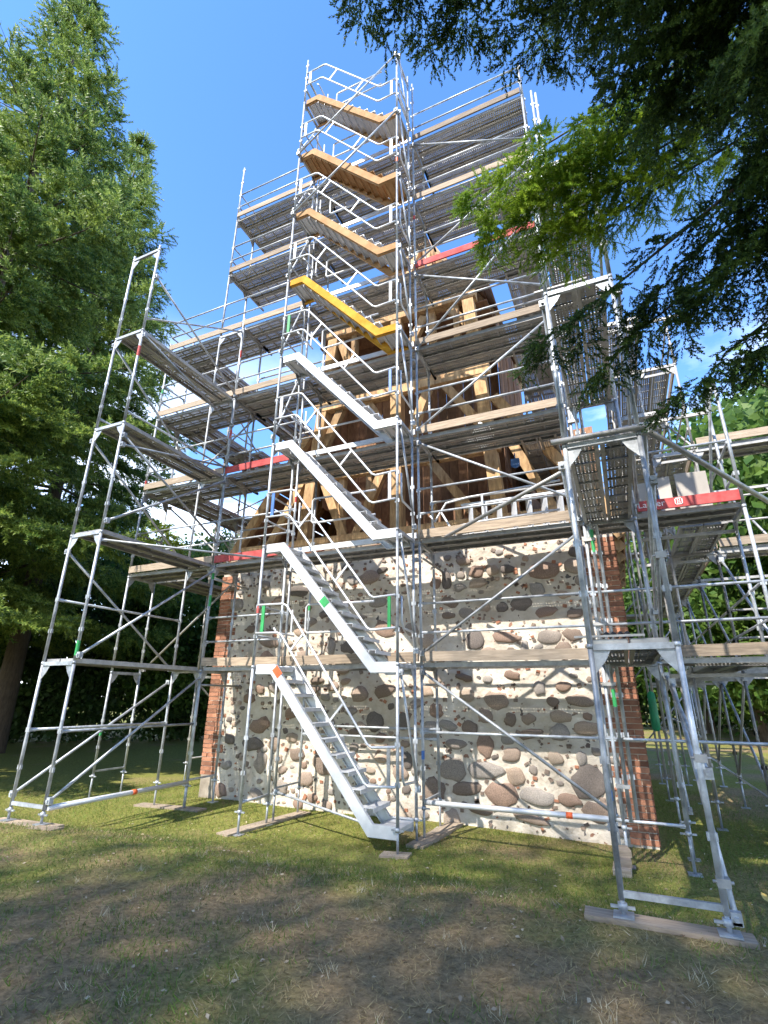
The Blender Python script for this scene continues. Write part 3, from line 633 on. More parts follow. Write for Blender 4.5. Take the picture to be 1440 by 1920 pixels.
    MB().tube([(.04, SY0+.03, LV[k+1]-.1), (.04, SY1-.03, LV[k]+.25)], .02).build('diagonal_brace', 'galv', stt)
    if k > 2: MB().tube([(-2.62, SY0+.03, LV[k]+.2), (-2.62, SY1-.03, LV[k+1]-.15)], .02).build('diagonal_brace', 'galv', stt)
for k in (6, 7): MB().tube([(SX0, -.05, LV[k]-.02), (SX1, -.05, LV[k+1]-.12)], .022).build('diagonal_brace', 'galv', stt)
for h in (.5, 1.0):
    rail(stt, (SX1, SY0, LV[7]+h), (SX1, SY1, LV[7]+h)); rail(stt, (SX0, SY0, LV[8]+h), (SX0, SY1, LV[8]+h))
for k in (2, 4, 6):
    for x in (SX0, SX1): coupler(stt, (x, SY1+.1, LV[k]-.3))
rail(stt, (SX0, SY0, -.02), (SX0, SY1, -.02), 'base_rail')

# ------------------------------------------------------------------ buttress towers
def wing(root, xa, xb, y0, n, sole):
    y1 = OY
    for k in range(n):
        frame(root, (xa, y0), (xb, y0), LV[k], LV[k+1])
        if True: frame(root, (xa, y1), (xb, y1), LV[k], LV[k+1])
    for x in (xa, xb):
        post(root, x, y0, LV[n], LV[n]+.12); jack(root, x, y0, -.02, gz(x, y0)+sole); jack(root, x, y1)
    MB().bar((xa, y0, .04), (xb, y0, .04), .035, .045).build('base_transom', 'galv', root)
lw = empty('scaffold_tower', (-4.85, -.45, -.3), 'slim scaffold buttress on the left, standing clear of the spruces', 'scaffold')
wing(lw, -5.22, -4.51, -1.76, 5, .03)
for k in (1, 2, 3, 4): planks(lw, -1.76, OY, -5.22-.02, LV[k], 2, .33, 'y')
yn, yf = -1.74, OY-.03
bt = MB().tube([(-4.47, yn, .03), (-4.47, yf, .03)], .036, 10).build('base_tube', 'alu', lw); MB().tube([(-4.47, -.35, .03), (-4.47, -.27, .03)], .039, 10).build('paint_band', 'orange', bt)
def diag(root, x, ya, za, yb, zb, mt='galv'): MB().tube([(x, ya, za), (x, yb, zb)], .022).build('diagonal_brace', mt, root)
diag(lw, -4.46, yn, .12, yf, LV[1]-.1); diag(lw, -4.46, yn, LV[1]+.12, yf, LV[2]-.08); diag(lw, -4.46, yn, LV[2]+.2, yf, LV[3]-.1)
diag(lw, -5.27, yf, LV[1]+.05, yn, LV[2]-.25); diag(lw, -5.27, yn, .15, yf, LV[1]-.2); diag(lw, -5.27, yf, LV[2]+.1, yn, LV[3]-.2); diag(lw, -5.27, yn, LV[4]-.1, yf, LV[3]+.1)
diag(lw, -4.46, yn, LV[3]-.25, yf, LV[2]+.5); diag(lw, -4.46, yn, LV[4]-.12, yf, LV[3]+1.3); diag(lw, -4.46, yn, LV[4]+1.3, yf, LV[4]+.1); diag(lw, -4.46, yn, LV[2]+1.6, yf, LV[3]+.25)
for x in (-5.22, -4.51):
    rail(lw, (x, yn, 1.0), (x, OY, 1.0)); rail(lw, (x, yn, LV[3]+.25), (x, OY, LV[3]+.25))
rail(lw, (-4.51, yn, LV[4]+.3), (-4.51, OY, LV[5]-.05)); rail(lw, (-4.51, yn, LV[2]-.12), (-2.6, OY, LV[2]-.05)); rail(lw, (-5.22, yn, LV[1]+1.0), (-5.22, OY, LV[1]+1.0))
for (x, y, k, mt) in ((-4.51, -1.76, 2.05, 'green'), (-4.51, -1.76, 7.45, 'red'), (-4.49, OY, 7.0, 'red'), (-4.49, OY, 9.2, 'red'), (-4.49, OY, 3.75, 'green'), (-4.49, OY, 3.2, 'green')): band(lw, x, y, k, mt, .22)

rw = empty('scaffold_tower', (3.09, -.5, -.3), 'scaffold buttress nearest the camera at right, standing on a long plank', 'scaffold')
wing(rw, 2.73, 3.44, -1.92, 4, .05)
for k in (1, 2, 3, 4): planks(rw, -1.92, OY, 2.73-.02, LV[k], 2, .33, 'y')
yn = -1.90
diag(rw, 3.50, yn, -.02, .2, LV[1]-.25); diag(rw, 3.50, yn, LV[2]+.05, yf, LV[1]+.7); diag(rw, 3.49, yn, LV[1]-1.0, yf, LV[1]-.15); diag(rw, 3.49, yn, LV[2]-.5, yf, LV[1]+.1)
diag(rw, 2.68, yf, LV[2]+.1, yn, LV[3]-.1); diag(rw, 2.68, yf, LV[1]+.1, yn, LV[2]-.2); diag(rw, 3.5, yn, LV[3]-.2, yf, LV[2]+.2)
MB().tube([(2.60, -1.97, LV[2]+.06), (3.50, -1.97, LV[2]+.06)], .03, 10).build('tie_tube', 'galvdark', rw)
MB().tube([(3.47, -1.97, LV[2]+.06), (5.2, .62, 3.75)], .03, 10).build('tie_tube', 'galvdark', rw)
for x in (2.73, 3.44): rail(rw, (x, yn, LV[3]+1.0), (x, OY, LV[3]+1.0))
for (x, y) in ((2.82, OY-.03), (2.90, OY+.05)): post(rw, x, y, .05, LV[7])
for k in (1, 2, 3):
    for z in (LV[k]-.25, LV[k]-1.5): MB().box((2.78, OY-.02, z), (.17, .07, .045)).build('coupler', 'galvdark', rw)
for (x, y, z) in ((3.46, -1.9, .2), (3.46, -1.9, 1.05), (3.44, -1.9, 2.75)): coupler(rw, (x, y, z))
band(rw, 2.82, OY-.03, 3.55, 'green', .35); band(rw, 2.82, OY-.03, 1.4, 'green', .22)
for k in (1, 2, 3, 4): MB().bar((2.6, -1.9, LV[k]+.1), (3.2, -1.9, LV[k]+.1), .03, .02).build('deck_lock', 'galvdark', rw)

# ------------------------------------------------------------------ side scaffolds
def side(root, xo, xi, ys, n, toes, wide):
    for y in ys:
        for k in range(n): frame(root, (xo, y), (xi, y), LV[k], LV[k+1], 'galvdark')
        for x in (xo, xi):
            post(root, x, y, LV[n], LV[n]+1.15, 'galvdark') if x == xo else None
            jack(root, x, y)
    for a, b in zip(ys[:-1], ys[1:]):
        for k in range(1, n+1):
            if k not in wide: continue
            planks(root, a, b, min(xo, xi)-.02, LV[k], wide[k], .33, 'y')
            toe(root, a, b, xo+(-.03 if xo < xi else .03), LV[k]+.07, 'greywood', 'y')
            for h in (.55, 1.02): rail(root, (xo, a, LV[k]+h), (xo, b, LV[k]+h), mt='galvdark')
        for k in range(n):
            za, zb = (LV[k]+.1, LV[k+1]-.1) if k % 2 else (LV[k+1]-.1, LV[k]+.1)
            diag(root, xo, a, za, b, zb, 'galvdark')
        rail(root, (xi, a, 1.0), (xi, b, 1.0), mt='galvdark'); rail(root, (xo, a, .06), (xo, b, .06), mt='galvdark')
ls = empty('side_scaffold', (-6.6, 5, -.44), 'scaffold along the left flank of the tower, behind the left buttress', 'scaffold')
side(ls, -6.95, -6.22, [3.4, 5.95, 8.5, 11.0], 5, 1, {2: 3, 3: 4, 4: 4, 5: 4})
for k in (2, 3, 4, 5): planks(ls, IY, 3.4, -6.97, LV[k], 3, .33, 'y')
r_s = empty('side_scaffold', (4.45, 5, -.44), 'scaffold along the right flank of the tower, seen behind the nearest buttress', 'scaffold')
side(r_s, 4.8, 4.07, [3.45, 6.0, 8.6, 11.1], 4, 1, {1: 2, 2: 2, 3: 2, 4: 2})
planks(r_s, IY, 3.45, 4.05, LV[2], 2, .33, 'y'); planks(r_s, IY, 3.45, 4.05, LV[1], 2, .33, 'y')
for y in (3.45, 6.0): 
    for k in range(3): frame(r_s, (4.8, y), (6.6, y), LV[k], LV[k+1], 'galvdark')
    jack(r_s, 6.6, y)
for k in (1, 2, 3): planks(r_s, 4.83, 6.6, 3.4, LV[k], 2, .33, 'x'); toe(r_s, 4.83, 6.6, 3.38, LV[k]+.07, 'greywood')
for h in (.55, 1.02): rail(r_s, (4.8, 3.45, LV[1]+h), (6.6, 3.45, LV[1]+h), mt='galvdark'); rail(r_s, (4.8, 3.45, LV[2]+h), (6.6, 3.45, LV[2]+h), mt='galvdark')
diag(r_s, 4.84, 3.5, .1, 6, LV[1]-.1); diag(r_s, 5.7, 3.5, LV[2]+.1, 6, LV[3]-.1)
for y in (1.61, 3.45, 6.0, 8.6):
    post(r_s, 3.5, y, .0, LV[4]+1, 'galvdark'); jack(r_s, 3.5, y)
    for k in (1, 2, 3, 4): MB().bar((3.5, y+.05, LV[k]-.12), (4.8, y+.05, LV[k]-.12), .04, .05).build('transom', 'galvdark', r_s)
for a, b in ((1.61, 3.45), (3.45, 6.0), (6.0, 8.6)):
    for z in (1.0, LV[1]+.6, LV[1]+1.05, LV[2]+1.0, LV[3]+.5, LV[3]+1.0): rail(r_s, (3.5, a, z), (3.5, b, z), mt='galvdark')
    for k in (3, 4): planks(r_s, a, b, 3.42, LV[k], 2, .33, 'y')
diag(r_s, 3.54, 1.65, .1, 3.4, LV[1]-.1); diag(r_s, 3.54, 3.5, LV[1]+.1, 5.9, LV[2]-.1); diag(r_s, 4.75, 3.4, LV[2]+.1, 1.0, LV[3]-.1, 'galv'); diag(r_s, 4.84, .95, LV[1]+.1, 3.4, LV[2]-.15); diag(r_s, 4.84, .95, LV[1]-.1, 3.4, .1)
for k in (1, 2): rail(r_s, (4.8, OY+.02, LV[k]+.55), (4.8, 3.45, LV[k]+.55)); rail(r_s, (4.8, OY+.02, LV[k]+1.02), (4.8, 3.45, LV[k]+1.02))
for y in (3.3, 4.9, 6.5):
    for k in range(3, 6): frame(r_s, (2.5, y), (1.78, y), LV[k], LV[k+1], 'galvdark')
    post(r_s, 2.5, y, 4.25, LV[3], 'galvdark'); post(r_s, 2.5, y, LV[6], LV[6]+1.1, 'galvdark')
for a, b in ((1.65, 3.3), (3.3, 4.9), (4.9, 6.5)):
    for k in (3, 4, 5, 6): planks(r_s, a, b, 1.76, LV[k], 2, .33, 'y'); rail(r_s, (2.5, a, LV[k]+1), (2.5, b, LV[k]+1), mt='galvdark')
bsc = empty('rear_scaffold', (-1, 11.6, -.44), 'scaffold behind the tower, glimpsed through the left and right flanks', 'scaffold')
for x in (-6.95, -4.4, -1.9, .7, 3.2, 4.8):
    for k in range(5): frame(bsc, (x, 11.3), (x, 12.03), LV[k], LV[k+1], 'galvdark')
    jack(bsc, x, 11.3); jack(bsc, x, 12.03)
for a, b in ((-6.95, -4.4), (-4.4, -1.9), (.7, 3.2), (3.2, 4.8)):
    for k in (2, 3, 4, 5): planks(bsc, a, b, 11.28, LV[k], 2, .33); rail(bsc, (a, 12.03, LV[k]+1), (b, 12.03, LV[k]+1), mt='galvdark')
    for k in range(5): MB().tube([(a, 12.06, LV[k]+.1), (b, 12.06, LV[k+1]-.1)], .022).build('diagonal_brace', 'galvdark', bsc)

# ------------------------------------------------------------------ small things
def board(name, c, d, rz, mt, label, cat, ry=0, group=None):
    mb = MB().box((0, 0, 0), d); me = mb.mesh(name, mt); o = inst(name, me, None, c, (0, ry, rz)); return tag(o, label, cat, group)
def sole(x0, y0, x1, y1, label, wd=.24, th=.05, mt='wood', dz=0):
    a, b = Vector((x0, y0, 0)), Vector((x1, y1, 0)); c = (a+b)/2; l = (b-a).length
    zc = (gz(x0, y0)+gz(x1, y1)+gz(c.x, c.y))/3
    o = board('sole_plank', (c.x, c.y, zc+th/2-.012+dz), (l, wd, th), math.atan2(y1-y0, x1-x0), mt, label, 'plank')
    o.rotation_euler[1] = -math.atan2(gz(x1, y1)-gz(x0, y0), l); return o
sole(2.44, -1.93, 3.6, -1.90, 'long pale sole plank under the buttress nearest the camera', .2, .06)
sole(-.22, -.02, .16, .02, 'short sole board under the front foot of the stair tower', .22, .04, 'greywood')
sole(.06, .45, .2, 1.95, 'grey sole plank running back to the wall right of the stairs', .26, .05, 'greywood')
sole(-2.75, -.15, -2.5, 1.75, 'dirty sole plank under the left side of the stair tower', .24, .04, 'greywood')
sole(-5.5, -1.76, -4.25, -1.72, 'sole plank under the front feet of the left buttress', .24, .04, 'wood')
sole(-4.4, -1.95, -3.95, -1.93, 'loose board end lying beside the left buttress', .2, .03, 'wood')
sole(-5.6, .88, -4.1, .9, 'sole plank under the rear feet of the left buttress', .24, .04, 'greywood')
for i in range(3):
    o = board('timber_block', (2.66+.01*i, .55+.09*i, gz(2.66, .6)+.04+.075*i), (.2-.02*i, .34-.05*i, .075), .1*i, 'greywood',
              ['lowest block of the little timber stack by the wall corner', 'middle block of the little timber stack by the wall corner', 'top block of the little timber stack by the wall corner'][i], 'timber block')
# spare stair flight lying on its side behind the guard rail, second deck
sp_ = empty('spare_stair_flight', (1.6, 1.25, LV[2]+.08), 'spare aluminium stair flight lying on its side on the deck right of the stairs', 'stair flight')
for zz in (.06, .62): MB().bar((.75, 1.2, LV[2]+.08+zz), (2.5, 1.2, LV[2]+.08+zz), .16, .04, up=(0, 0, 1)).build('stringer', 'alu', sp_)
for i in range(7): MB().box((.9+.25*i, 1.2, LV[2]+.42), (.03, .2, .52), Matrix.Rotation(.5, 3, 'Z')).build('tread', 'alu', sp_)
hl = MB().tube([(.2, 1.05, LV[2]+.55), (.28, 1.05, LV[2]+.42), (.5, 1.05, LV[2]+.75), (.9, 1.05, LV[2]+.8), (2.45, 1.05, LV[2]+.86)], .02).tube([(.62, 1.05, LV[2]+.12), (.75, 1.05, LV[2]+.3), (1.1, 1.05, LV[2]+.33), (2.4, 1.05, LV[2]+.36)], .02)
hl.bar((.4, 1.05, LV[2]+.6), (.66, 1.05, LV[2]+.11), .02, .03); hl.bar((1.15, 1.05, LV[2]+.33), (1.15, 1.05, LV[2]+.8), .03, .03)
tag(hl.build('spare_handrail', 'alu', None, (1.3, 1.05, LV[2]+.1)), 'bent aluminium handrail leaning on the second deck right of the stairs', 'handrail')
# boards on the right-hand deck
for i, (x, w_, h_, lab) in enumerate(((3.62, .12, .55, 'narrow pale board, leftmost of those standing behind the lettered red toe board'), (3.92, .17, .6, 'middle pale board standing behind the lettered red toe board'), (4.28, .42, .62, 'widest pale board, standing upright at the right end of the lettered red toe board'))):
    board('pale_board', (x, 1.12, LV[2]+.08+h_/2), (w_, .03, h_), R(-12 if i < 2 else 6), 'paving', lab, 'board')
board('white_panel', (1.02, 1.95, LV[3]+.40), (.42, .03, .5), R(5), 'alu', 'white panel leaning against the belfry post on the third deck', 'panel', R(35))
gs = MB()
for i in range(7):
    a = i/6; gs.tube([(0, 0, .62-.6*a), (0, 0, .52-.6*a)], .10+.02*math.sin(a*9), 10)
gs = MB(); n = 12
prof = [(.05, .66), (.11, .62), (.12, .4), (.13, .2), (.12, .04), (.06, 0)]
gs.add([(r_*math.cos(2*math.pi*j/n)*(1+.08*math.sin(3*j)), r_*math.sin(2*math.pi*j/n), z) for r_, z in prof for j in range(n)], [(i*n+j, (i+1)*n+j, (i+1)*n+(j+1) % n, i*n+(j+1) % n) for i in range(5) for j in range(n)], 0, True)
gs.tube([(0, 0, .64), (.0, .05, .80)], .012, 6)
o = inst('green_bag', gs.mesh('green_bag', 'sack'), None, (3.36, 3.2, 1.0), (0, 0, 0), (.55, .55, .95)); tag(o, 'green bag hanging at the brick corner below the first deck', 'bag')
pu = MB().tube([(1.62, 2.0, 6.0-.05), (1.62, 2.0, 5.78)], .012, 6).tube([(1.62, 1.97, 5.72), (1.62, 2.03, 5.72)], .075, 12).box((1.62, 2.0, 5.75), (.16, .09, .14))
tag(pu.build('pulley_block', 'blue', None, (1.62, 2.0, 5.9)), 'blue pulley block hanging under the third deck in the belfry opening', 'pulley')
cl = MB()
for i in range(5): cl.tube([(-5.9+.1*i, 1.0, LV[2]+.14), (-5.82+.1*i, 1.08, LV[2]+.24+.02*(i % 2)), (-5.76+.1*i, 1.14, LV[2]+.13)], .045, 7)
tag(cl.build('black_cloth', 'black', None, (-5.7, 1.05, LV[2]+.08)), 'crumpled black cloth on the second deck behind the left buttress', 'cloth')
cl = MB()
for i in range(4): cl.tube([(2.85+.06*i, -1.8, LV[1]+.1), (2.88+.06*i, -1.76, LV[1]+.14), (2.92+.06*i, -1.74, LV[1]+.1)], .018, 6)
tag(cl.build('rope_end', 'black', None, (2.9, -1.78, LV[1]+.08)), 'short black rope end on the first deck of the nearest buttress', 'rope')
# pile of squared timber at the far right
for i, (dx, dy, dz, l, a, lab) in enumerate(((0, 0, 0, 1.6, .25, 'lowest front timber of the pile at the right edge'), (.1, .28, 0, 1.5, .2, 'lowest rear timber of the pile at the right edge'), (.05, .1, .13, 1.5, .32, 'upper front timber of the pile at the right edge'), (.12, .32, .13, 1.4, .15, 'upper rear timber of the pile at the right edge'), (.2, .2, .26, 1.2, .4, 'topmost timber of the pile at the right edge'))):
    board('squared_timber', (5.25+dx, 3.0+dy, gz(5, 3)+.06+dz), (l, .2, .125), a+.5, 'greywood', lab, 'timber')
lf = MB().add([(0, -.06, 0), (.035, -.02, .006), (.03, .03, .012), (0, .07, .004), (-.03, .03, .012), (-.035, -.02, .006)], [(0, 1, 2, 3), (0, 3, 4, 5)])
MT['dryleaf'] = mat('dry_leaf', (.55, .38, .10), .7)
o = inst('fallen_leaf', lf.mesh('fallen_leaf', 'dryleaf'), None, (4.0, .15, gz(4, .15)+.045), (R(25), 0, .4)); tag(o, 'yellow fallen leaf in the grass at the right edge', 'leaf')
# safety net hung in the left flank
MT['net'] = mat('white_net', (.7, .71, .72), .7)
sn = MB()
for i in range(26): sn.tube([(-6.05+i*.04, 3.0, 4.15), (-6.05+i*.04, 3.0, 5.6)], .0035, 4, 0, False)
for i in range(36): sn.tube([(-6.05, 3.004, 4.15+i*.041), (-5.05, 3.004, 4.15+i*.041)], .0035, 4, 0, False)
tag(sn.build('safety_net', 'net', None, (-5.5, 3.0, 4.15)), 'pale safety net hung in the gap left of the belfry', 'net')

# ------------------------------------------------------------------ vegetation
def rot_from(dirs, spin):
    """rotation matrices whose x axis is dirs (n,3)"""
    x = dirs/np.linalg.norm(dirs, axis=1, keepdims=True); up = np.tile([0., 0., 1.], (len(x), 1)); up[np.abs(x[:, 2]) > .95] = (0, 1, 0)
    y = np.cross(up, x); y /= np.linalg.norm(y, axis=1, keepdims=True); z = np.cross(x, y)
    c, s = np.cos(spin)[:, None], np.sin(spin)[:, None]; y2, z2 = y*c+z*s, z*c-y*s
    return np.stack([x, y2, z2], 2)
def scatter(tv, tf, P, D, S, spin=None):
    n = len(P); spin = rng.uniform(-.5, .5, n) if spin is None else spin
    M = rot_from(D, spin); V = np.einsum('nij,kj->nki', M, tv)*np.asarray(S)[:, None, None]+P[:, None, :]
    F = tf[None]+(np.arange(n)*len(tv))[:, None, None]
    return V.reshape(-1, 3), F.reshape(-1, tf.shape[1])
def shoot_template(nn, ln=1.0, nl=.16, wd=.02, seed=0):
    """a needle-covered shoot along x: stem + nn needles as thin triangles"""
    r = np.random.default_rng(seed); vs = []; fs = []
    for i in range(nn):
        t = (i+.3)/nn*ln; a = i*2.399+r.uniform(-.3, .3); side = np.array([0, np.cos(a), np.sin(a)*.75+.12]); side /= np.linalg.norm(side)
        d = np.array([.75, 0, 0])+side*.8; d /= np.linalg.norm(d); L_ = nl*(1-.45*(t/ln)**2)*r.uniform(.8, 1.15)
        p = np.array([t, 0, 0]); q = np.cross(d, side); q /= np.linalg.norm(q); b = len(vs)
        vs += [p-q*wd/2, p+q*wd/2, p+d*L_]; fs.append((b, b+1, b+2))
    b = len(vs); s = .012*ln
    vs += [np.array([0, -s, 0]), np.array([0, s, 0]), np.array([ln, 0, 0]), np.array([0, 0, s])]; fs += [(b, b+1, b+2), (b, b+2, b+3)]
    return np.array(vs, float), np.array(fs)
def path_pts(p0, d0, ln, droop, lift, n):
    """a branch: starts along d0, sinks by droop and turns up at the tip by lift"""
    t = np.linspace(0, 1, n)[:, None]; d0 = d0/np.linalg.norm(d0)
    P = p0+d0*ln*t; P[:, 2] += -droop*ln*(t[:, 0]**1.3)+lift*ln*np.maximum(0, t[:, 0]-.55)**2; return P
ZR = (-.22, .12)
def grow(base, dirn, ln, droop, lift, dens, twig_len, shoots):
    """needle shoots along one bough: boughs > side twigs > shoots; appends (pos, dir, size)"""
    n = max(6, int(ln*dens)); P = path_pts(base, dirn, ln, droop, lift, n+1); T = np.gradient(P, axis=0); T /= np.linalg.norm(T, axis=1, keepdims=True)
    side = np.cross(T, [0, 0, 1.]); side /= np.linalg.norm(side, axis=1, keepdims=True)
    for i in range(1, n+1):
        f = i/n
        if f < .12: continue
        tl = twig_len*(1.15-f)**.55*min(1, .45+f*1.5)*rng.uniform(.65, 1.2)
        for s in (-1, 1):
            if rng.random() < .12: continue
            d = T[i]*rng.uniform(.5, .9)+side[i]*s*rng.uniform(.8, 1.1)+np.array([0, 0, rng.uniform(*ZR)]); d /= np.linalg.norm(d)
            m = max(2, int(tl*shoots)); sag = rng.uniform(.2, .7)
            for j in range(m):
                g = (j+.5)/m; p = P[i]+d*tl*g+np.array([0, 0, -sag*tl*g*g*.5]); dd = d+np.array([0, 0, -sag*g])+rng.normal(0, .28, 3)
                sh.append((p, dd))
                if rng.random() < .75: sh.append((p, dd+np.cross(d, [0, 0, 1])*rng.choice((-1, 1))*1.1))
    sh.append((P[-1], T[-1]))
    return P
def taper(mb, pts, r0, r1, n=8):
    pts = [Vector(p) for p in pts]; k = len(pts); rings = []
    t0 = (pts[1]-pts[0]).normalized(); a = Vector((0, 0, 1)) if abs(t0.z) < .9 else Vector((1, 0, 0)); nx = t0.cross(a).normalized()
    for i, p in enumerate(pts):
        t = (pts[min(i+1, k-1)]-pts[max(i-1, 0)]).normalized(); nx = (nx-t*nx.dot(t)).normalized(); ny = t.cross(nx); r = r0+(r1-r0)*i/(k-1)
        rings += [p+nx*(r*math.cos(2*math.pi*j/n))+ny*(r*math.sin(2*math.pi*j/n)) for j in range(n)]
    mb.add(rings, [(i*n+j, i*n+(j+1) % n, (i+1)*n+(j+1) % n, (i+1)*n+j) for i in range(k-1) for j in range(n)], 0, True)
def make_crown(name, parent, tv, tf, size, mt):
    P = np.array([s[0] for s in sh]); D = np.array([s[1] for s in sh]); S = size*rng.uniform(.7, 1.25, len(P))
    V, F = scatter(tv, tf, P, D, S); me = big_mesh(name, V, F); me.materials.append(MT[mt])
    o = bpy.data.objects.new(name, me); col.objects.link(o); o.parent = parent; return o
def spruce(x, y, h, rad, label, zlow=.17, dens=4.2, tw=1.7, shoots=8.5, size=.41, whorl=1.7, seed=0, group=None):
    global sh; sh = []
    root = empty('spruce_tree', (x, y, gz(x, y)), label, 'spruce', group); mb = MB(); taper(mb, [(0, 0, -.1), (.03, .02, h*.4), (0, 0, h)], h*.014, .02, 10)
    z = h*zlow; a0 = rng.uniform(0, 6)
    while z < h*.985:
        f = z/h; L_ = rad*(1-f)**.88*(.78 if f < .1 else 1)+.12
        for b in range(6 if f < .85 else 5):
            a = a0+b*2*math.pi/6+rng.uniform(-.3, .3); ln = L_*rng.uniform(.6, 1.15); up = -.12+.75*f**1.6
            P = grow(np.array([0, 0, z+rng.uniform(-.55, .55)*(1-f)]), np.array([math.cos(a), math.sin(a), up]), ln, .22*(1-f), .5, dens, min(tw, ln*.42+.1), shoots)
            if f < .75: taper(mb, P[::max(1, len(P)//4)], .012*ln+.01, .006, 5)
        z += whorl*(1-.45*f)*rng.uniform(.85, 1.15); a0 += .7
    sh.append((np.array([0, 0, h]), np.array([0, 0, 1.])))
    mb.v = [tuple(v) for v in mb.v]; tr = mb.build('trunk', 'bark', root, (0, 0, 0)); tv, tf = shoot_template(16, 1, .35, .125, 1)
    make_crown('crown', root, tv, tf, size, 'spruce'); print('spruce shoots', len(sh)); return root
s1 = spruce(-12.9, -.8, 28, 7.1, 'tall spruce on the left, nearest to the left buttress')
def copy_tree(src, loc, rz, sc, label, group=None):
    r = src.copy(); col.objects.link(r); r.location = loc; r.rotation_euler = (0, 0, rz); r.scale = sc; r['label'] = label
    if group: r['group'] = group
    for ch in src.children:
        c = ch.copy(); col.objects.link(c); c.parent = r
    return r
copy_tree(s1, (-19.0, -2.6, gz(-19, -3)), 2.1, (1.0, 1.0, .98), 'spruce at the left edge, left of the nearest spruce')
copy_tree(s1, (-17.5, 5.2, gz(-17, 5)), 4.0, (1.0, 1.0, 1.12), 'spruce standing just behind the nearest spruce on the left')
copy_tree(s1, (-23.5, 2.5, gz(-23, 2)), 1.0, (.95, .95, 1.05), 'spruce farthest to the left, mostly hidden by its neighbours')

ZR = (-.55, .05)
# overhanging conifer at the right, boughs hang into the picture above the camera
ov = empty('overhanging_fir', (9.2, -5.6, gz(9.2, -5.6)), 'dark conifer at right whose boughs hang in front of the scaffold', 'conifer')
mb = MB(); taper(mb, [(0, 0, -.1), (.05, 0, 7), (0, 0, 20)], .34, .05, 12); sh = []
def bough(tip, zb, droop, tw, dens=13, shoots=14, src=None, vis=3.4, step=2):
    o = ov.location; base = np.array([0, 0, zb]) if src is None else np.array(src)-np.array(o); e = np.array(tip)-np.array(o); d = e-base; ln = np.linalg.norm(d)
    d = d/ln; d = d+np.array([0, 0, droop]); ln2 = ln*np.linalg.norm(d); P = path_pts(base, d, ln2, droop/np.linalg.norm(d), 0, 40)
    T = np.gradient(P, axis=0); T /= np.linalg.norm(T, axis=1, keepdims=True); i0 = int(40*max(.25, 1-vis/ln2))
    for i in range(i0, 40, step):
        f = (i-i0)/(40-i0); sd_ = np.cross(T[i], [0, 0, 1.]); sd_ /= np.linalg.norm(sd_)
        for s in (-1, 1):
            l2 = tw*(1.1-f)**.5*rng.uniform(.6, 1.2); q = T[i]*rng.uniform(.45, .9)+sd_*s*rng.uniform(.6, 1)+np.array([0, 0, rng.uniform(-.5, .1)])
            grow(P[i], q, l2, rng.uniform(.25, .6), 0, dens, .26, shoots)
    grow(P[34], P[39]-P[34], np.linalg.norm(P[39]-P[34])+.15, .1, 0, dens, .3, shoots)
    taper(mb, P[::max(1, len(P)//6)], .045, .008, 6)
for (tip, zb, dr, tw) in (((1.95, -5.2, 6.5), 8.2, .18, .6), ((2.1, -4.9, 6.45), 8.4, .2, .6), ((2.4, -4.65, 6.5), 8.0, .2, .6), ((2.9, -4.4, 6.4), 8.0, .2, .7), ((3.0, -5.3, 6.2), 8.6, .15, .8), ((2.6, -5.6, 6.5), 8.8, .12, .8),
                          ((3.2, -4.7, 6.5), 9.2, .1, .9), ((3.2, -4.2, 6.8), 9.0, .2, .8), ((3.6, -4.3, 5.6), 7.4, .2, .8), ((3.8, -3.7, 5.9), 7.8, .2, .9), ((3.6, -5.2, 7.2), 9.8, .1, .9),
                          ((3.5, -4.3, 6.2), 8.1, .2, .8), ((3.9, -4.6, 5.9), 8.0, .15, .9), ((4.3, -4.1, 5.6), 7.3, .2, .9), ((4.3, -3.4, 5.3), 7.0, .2, .9), ((3.7, -3.9, 7.2), 9.4, .2, 1.0), ((4.2, -4.9, 6.4), 8.4, .1, 1.0), ((4.4, -4.4, 6.9), 8.8, .1, 1.0), ((4.2, -4.4, 5.3), 7.0, .15, .9), ((4.5, -3.9, 5.0), 6.8, .15, .9), ((3.7, -4.7, 5.7), 7.6, .15, .9), ((4.7, -4.6, 5.6), 7.0, .12, .9), ((4.6, -3.6, 5.6), 7.2, .15, .9), ((3.4, -5.0, 6.0), 8.0, .12, .9), ((4.0, -4.0, 6.3), 8.0, .15, 1.0), ((5.0, -4.2, 6.0), 7.6, .12, 1.0), ((4.1, -4.7, 5.0), 6.8, .12, .9), ((4.4, -4.2, 5.2), 6.9, .12, .9), ((3.9, -4.3, 5.6), 7.4, .15, .9), ((4.8, -4.0, 5.2), 6.8, .12, .9), ((4.0, -5.0, 5.9), 7.6, .1, .9), ((4.6, -4.8, 6.1), 7.6, .1, .9), ((3.5, -4.6, 6.2), 8.0, .12, .9), ((4.6, -4.2, 4.8), 6.5, .12, .8),
                          ((2.6, -2.85, 4.6), 6.4, .2, .5), ((3.1, -2.6, 4.45), 6.2, .2, .55), ((3.7, -2.4, 4.1), 5.9, .22, .55), ((3.9, -3.2, 4.5), 6.4, .2, .7), ((4.3, -2.7, 4.2), 6.0, .22, .7), ((4.2, -3.6, 4.9), 6.8, .2, .8), ((3.6, -3.0, 4.8), 6.6, .2, .6), ((4.5, -3.1, 4.5), 6.3, .2, .7), ((4.4, -3.4, 4.7), 6.4, .2, .8), ((4.8, -3.2, 4.9), 6.6, .2, .8), ((4.7, -2.8, 4.6), 6.4, .2, .7)):
    bough(tip, zb, dr, tw)
mb.v = [tuple(v) for v in mb.v]; mb.build('trunk', 'bark', ov, (0, 0, 0)); tv, tf = shoot_template(17, 1, .24, .125, 3); make_crown('crown', ov, tv, tf, .135, 'fir')
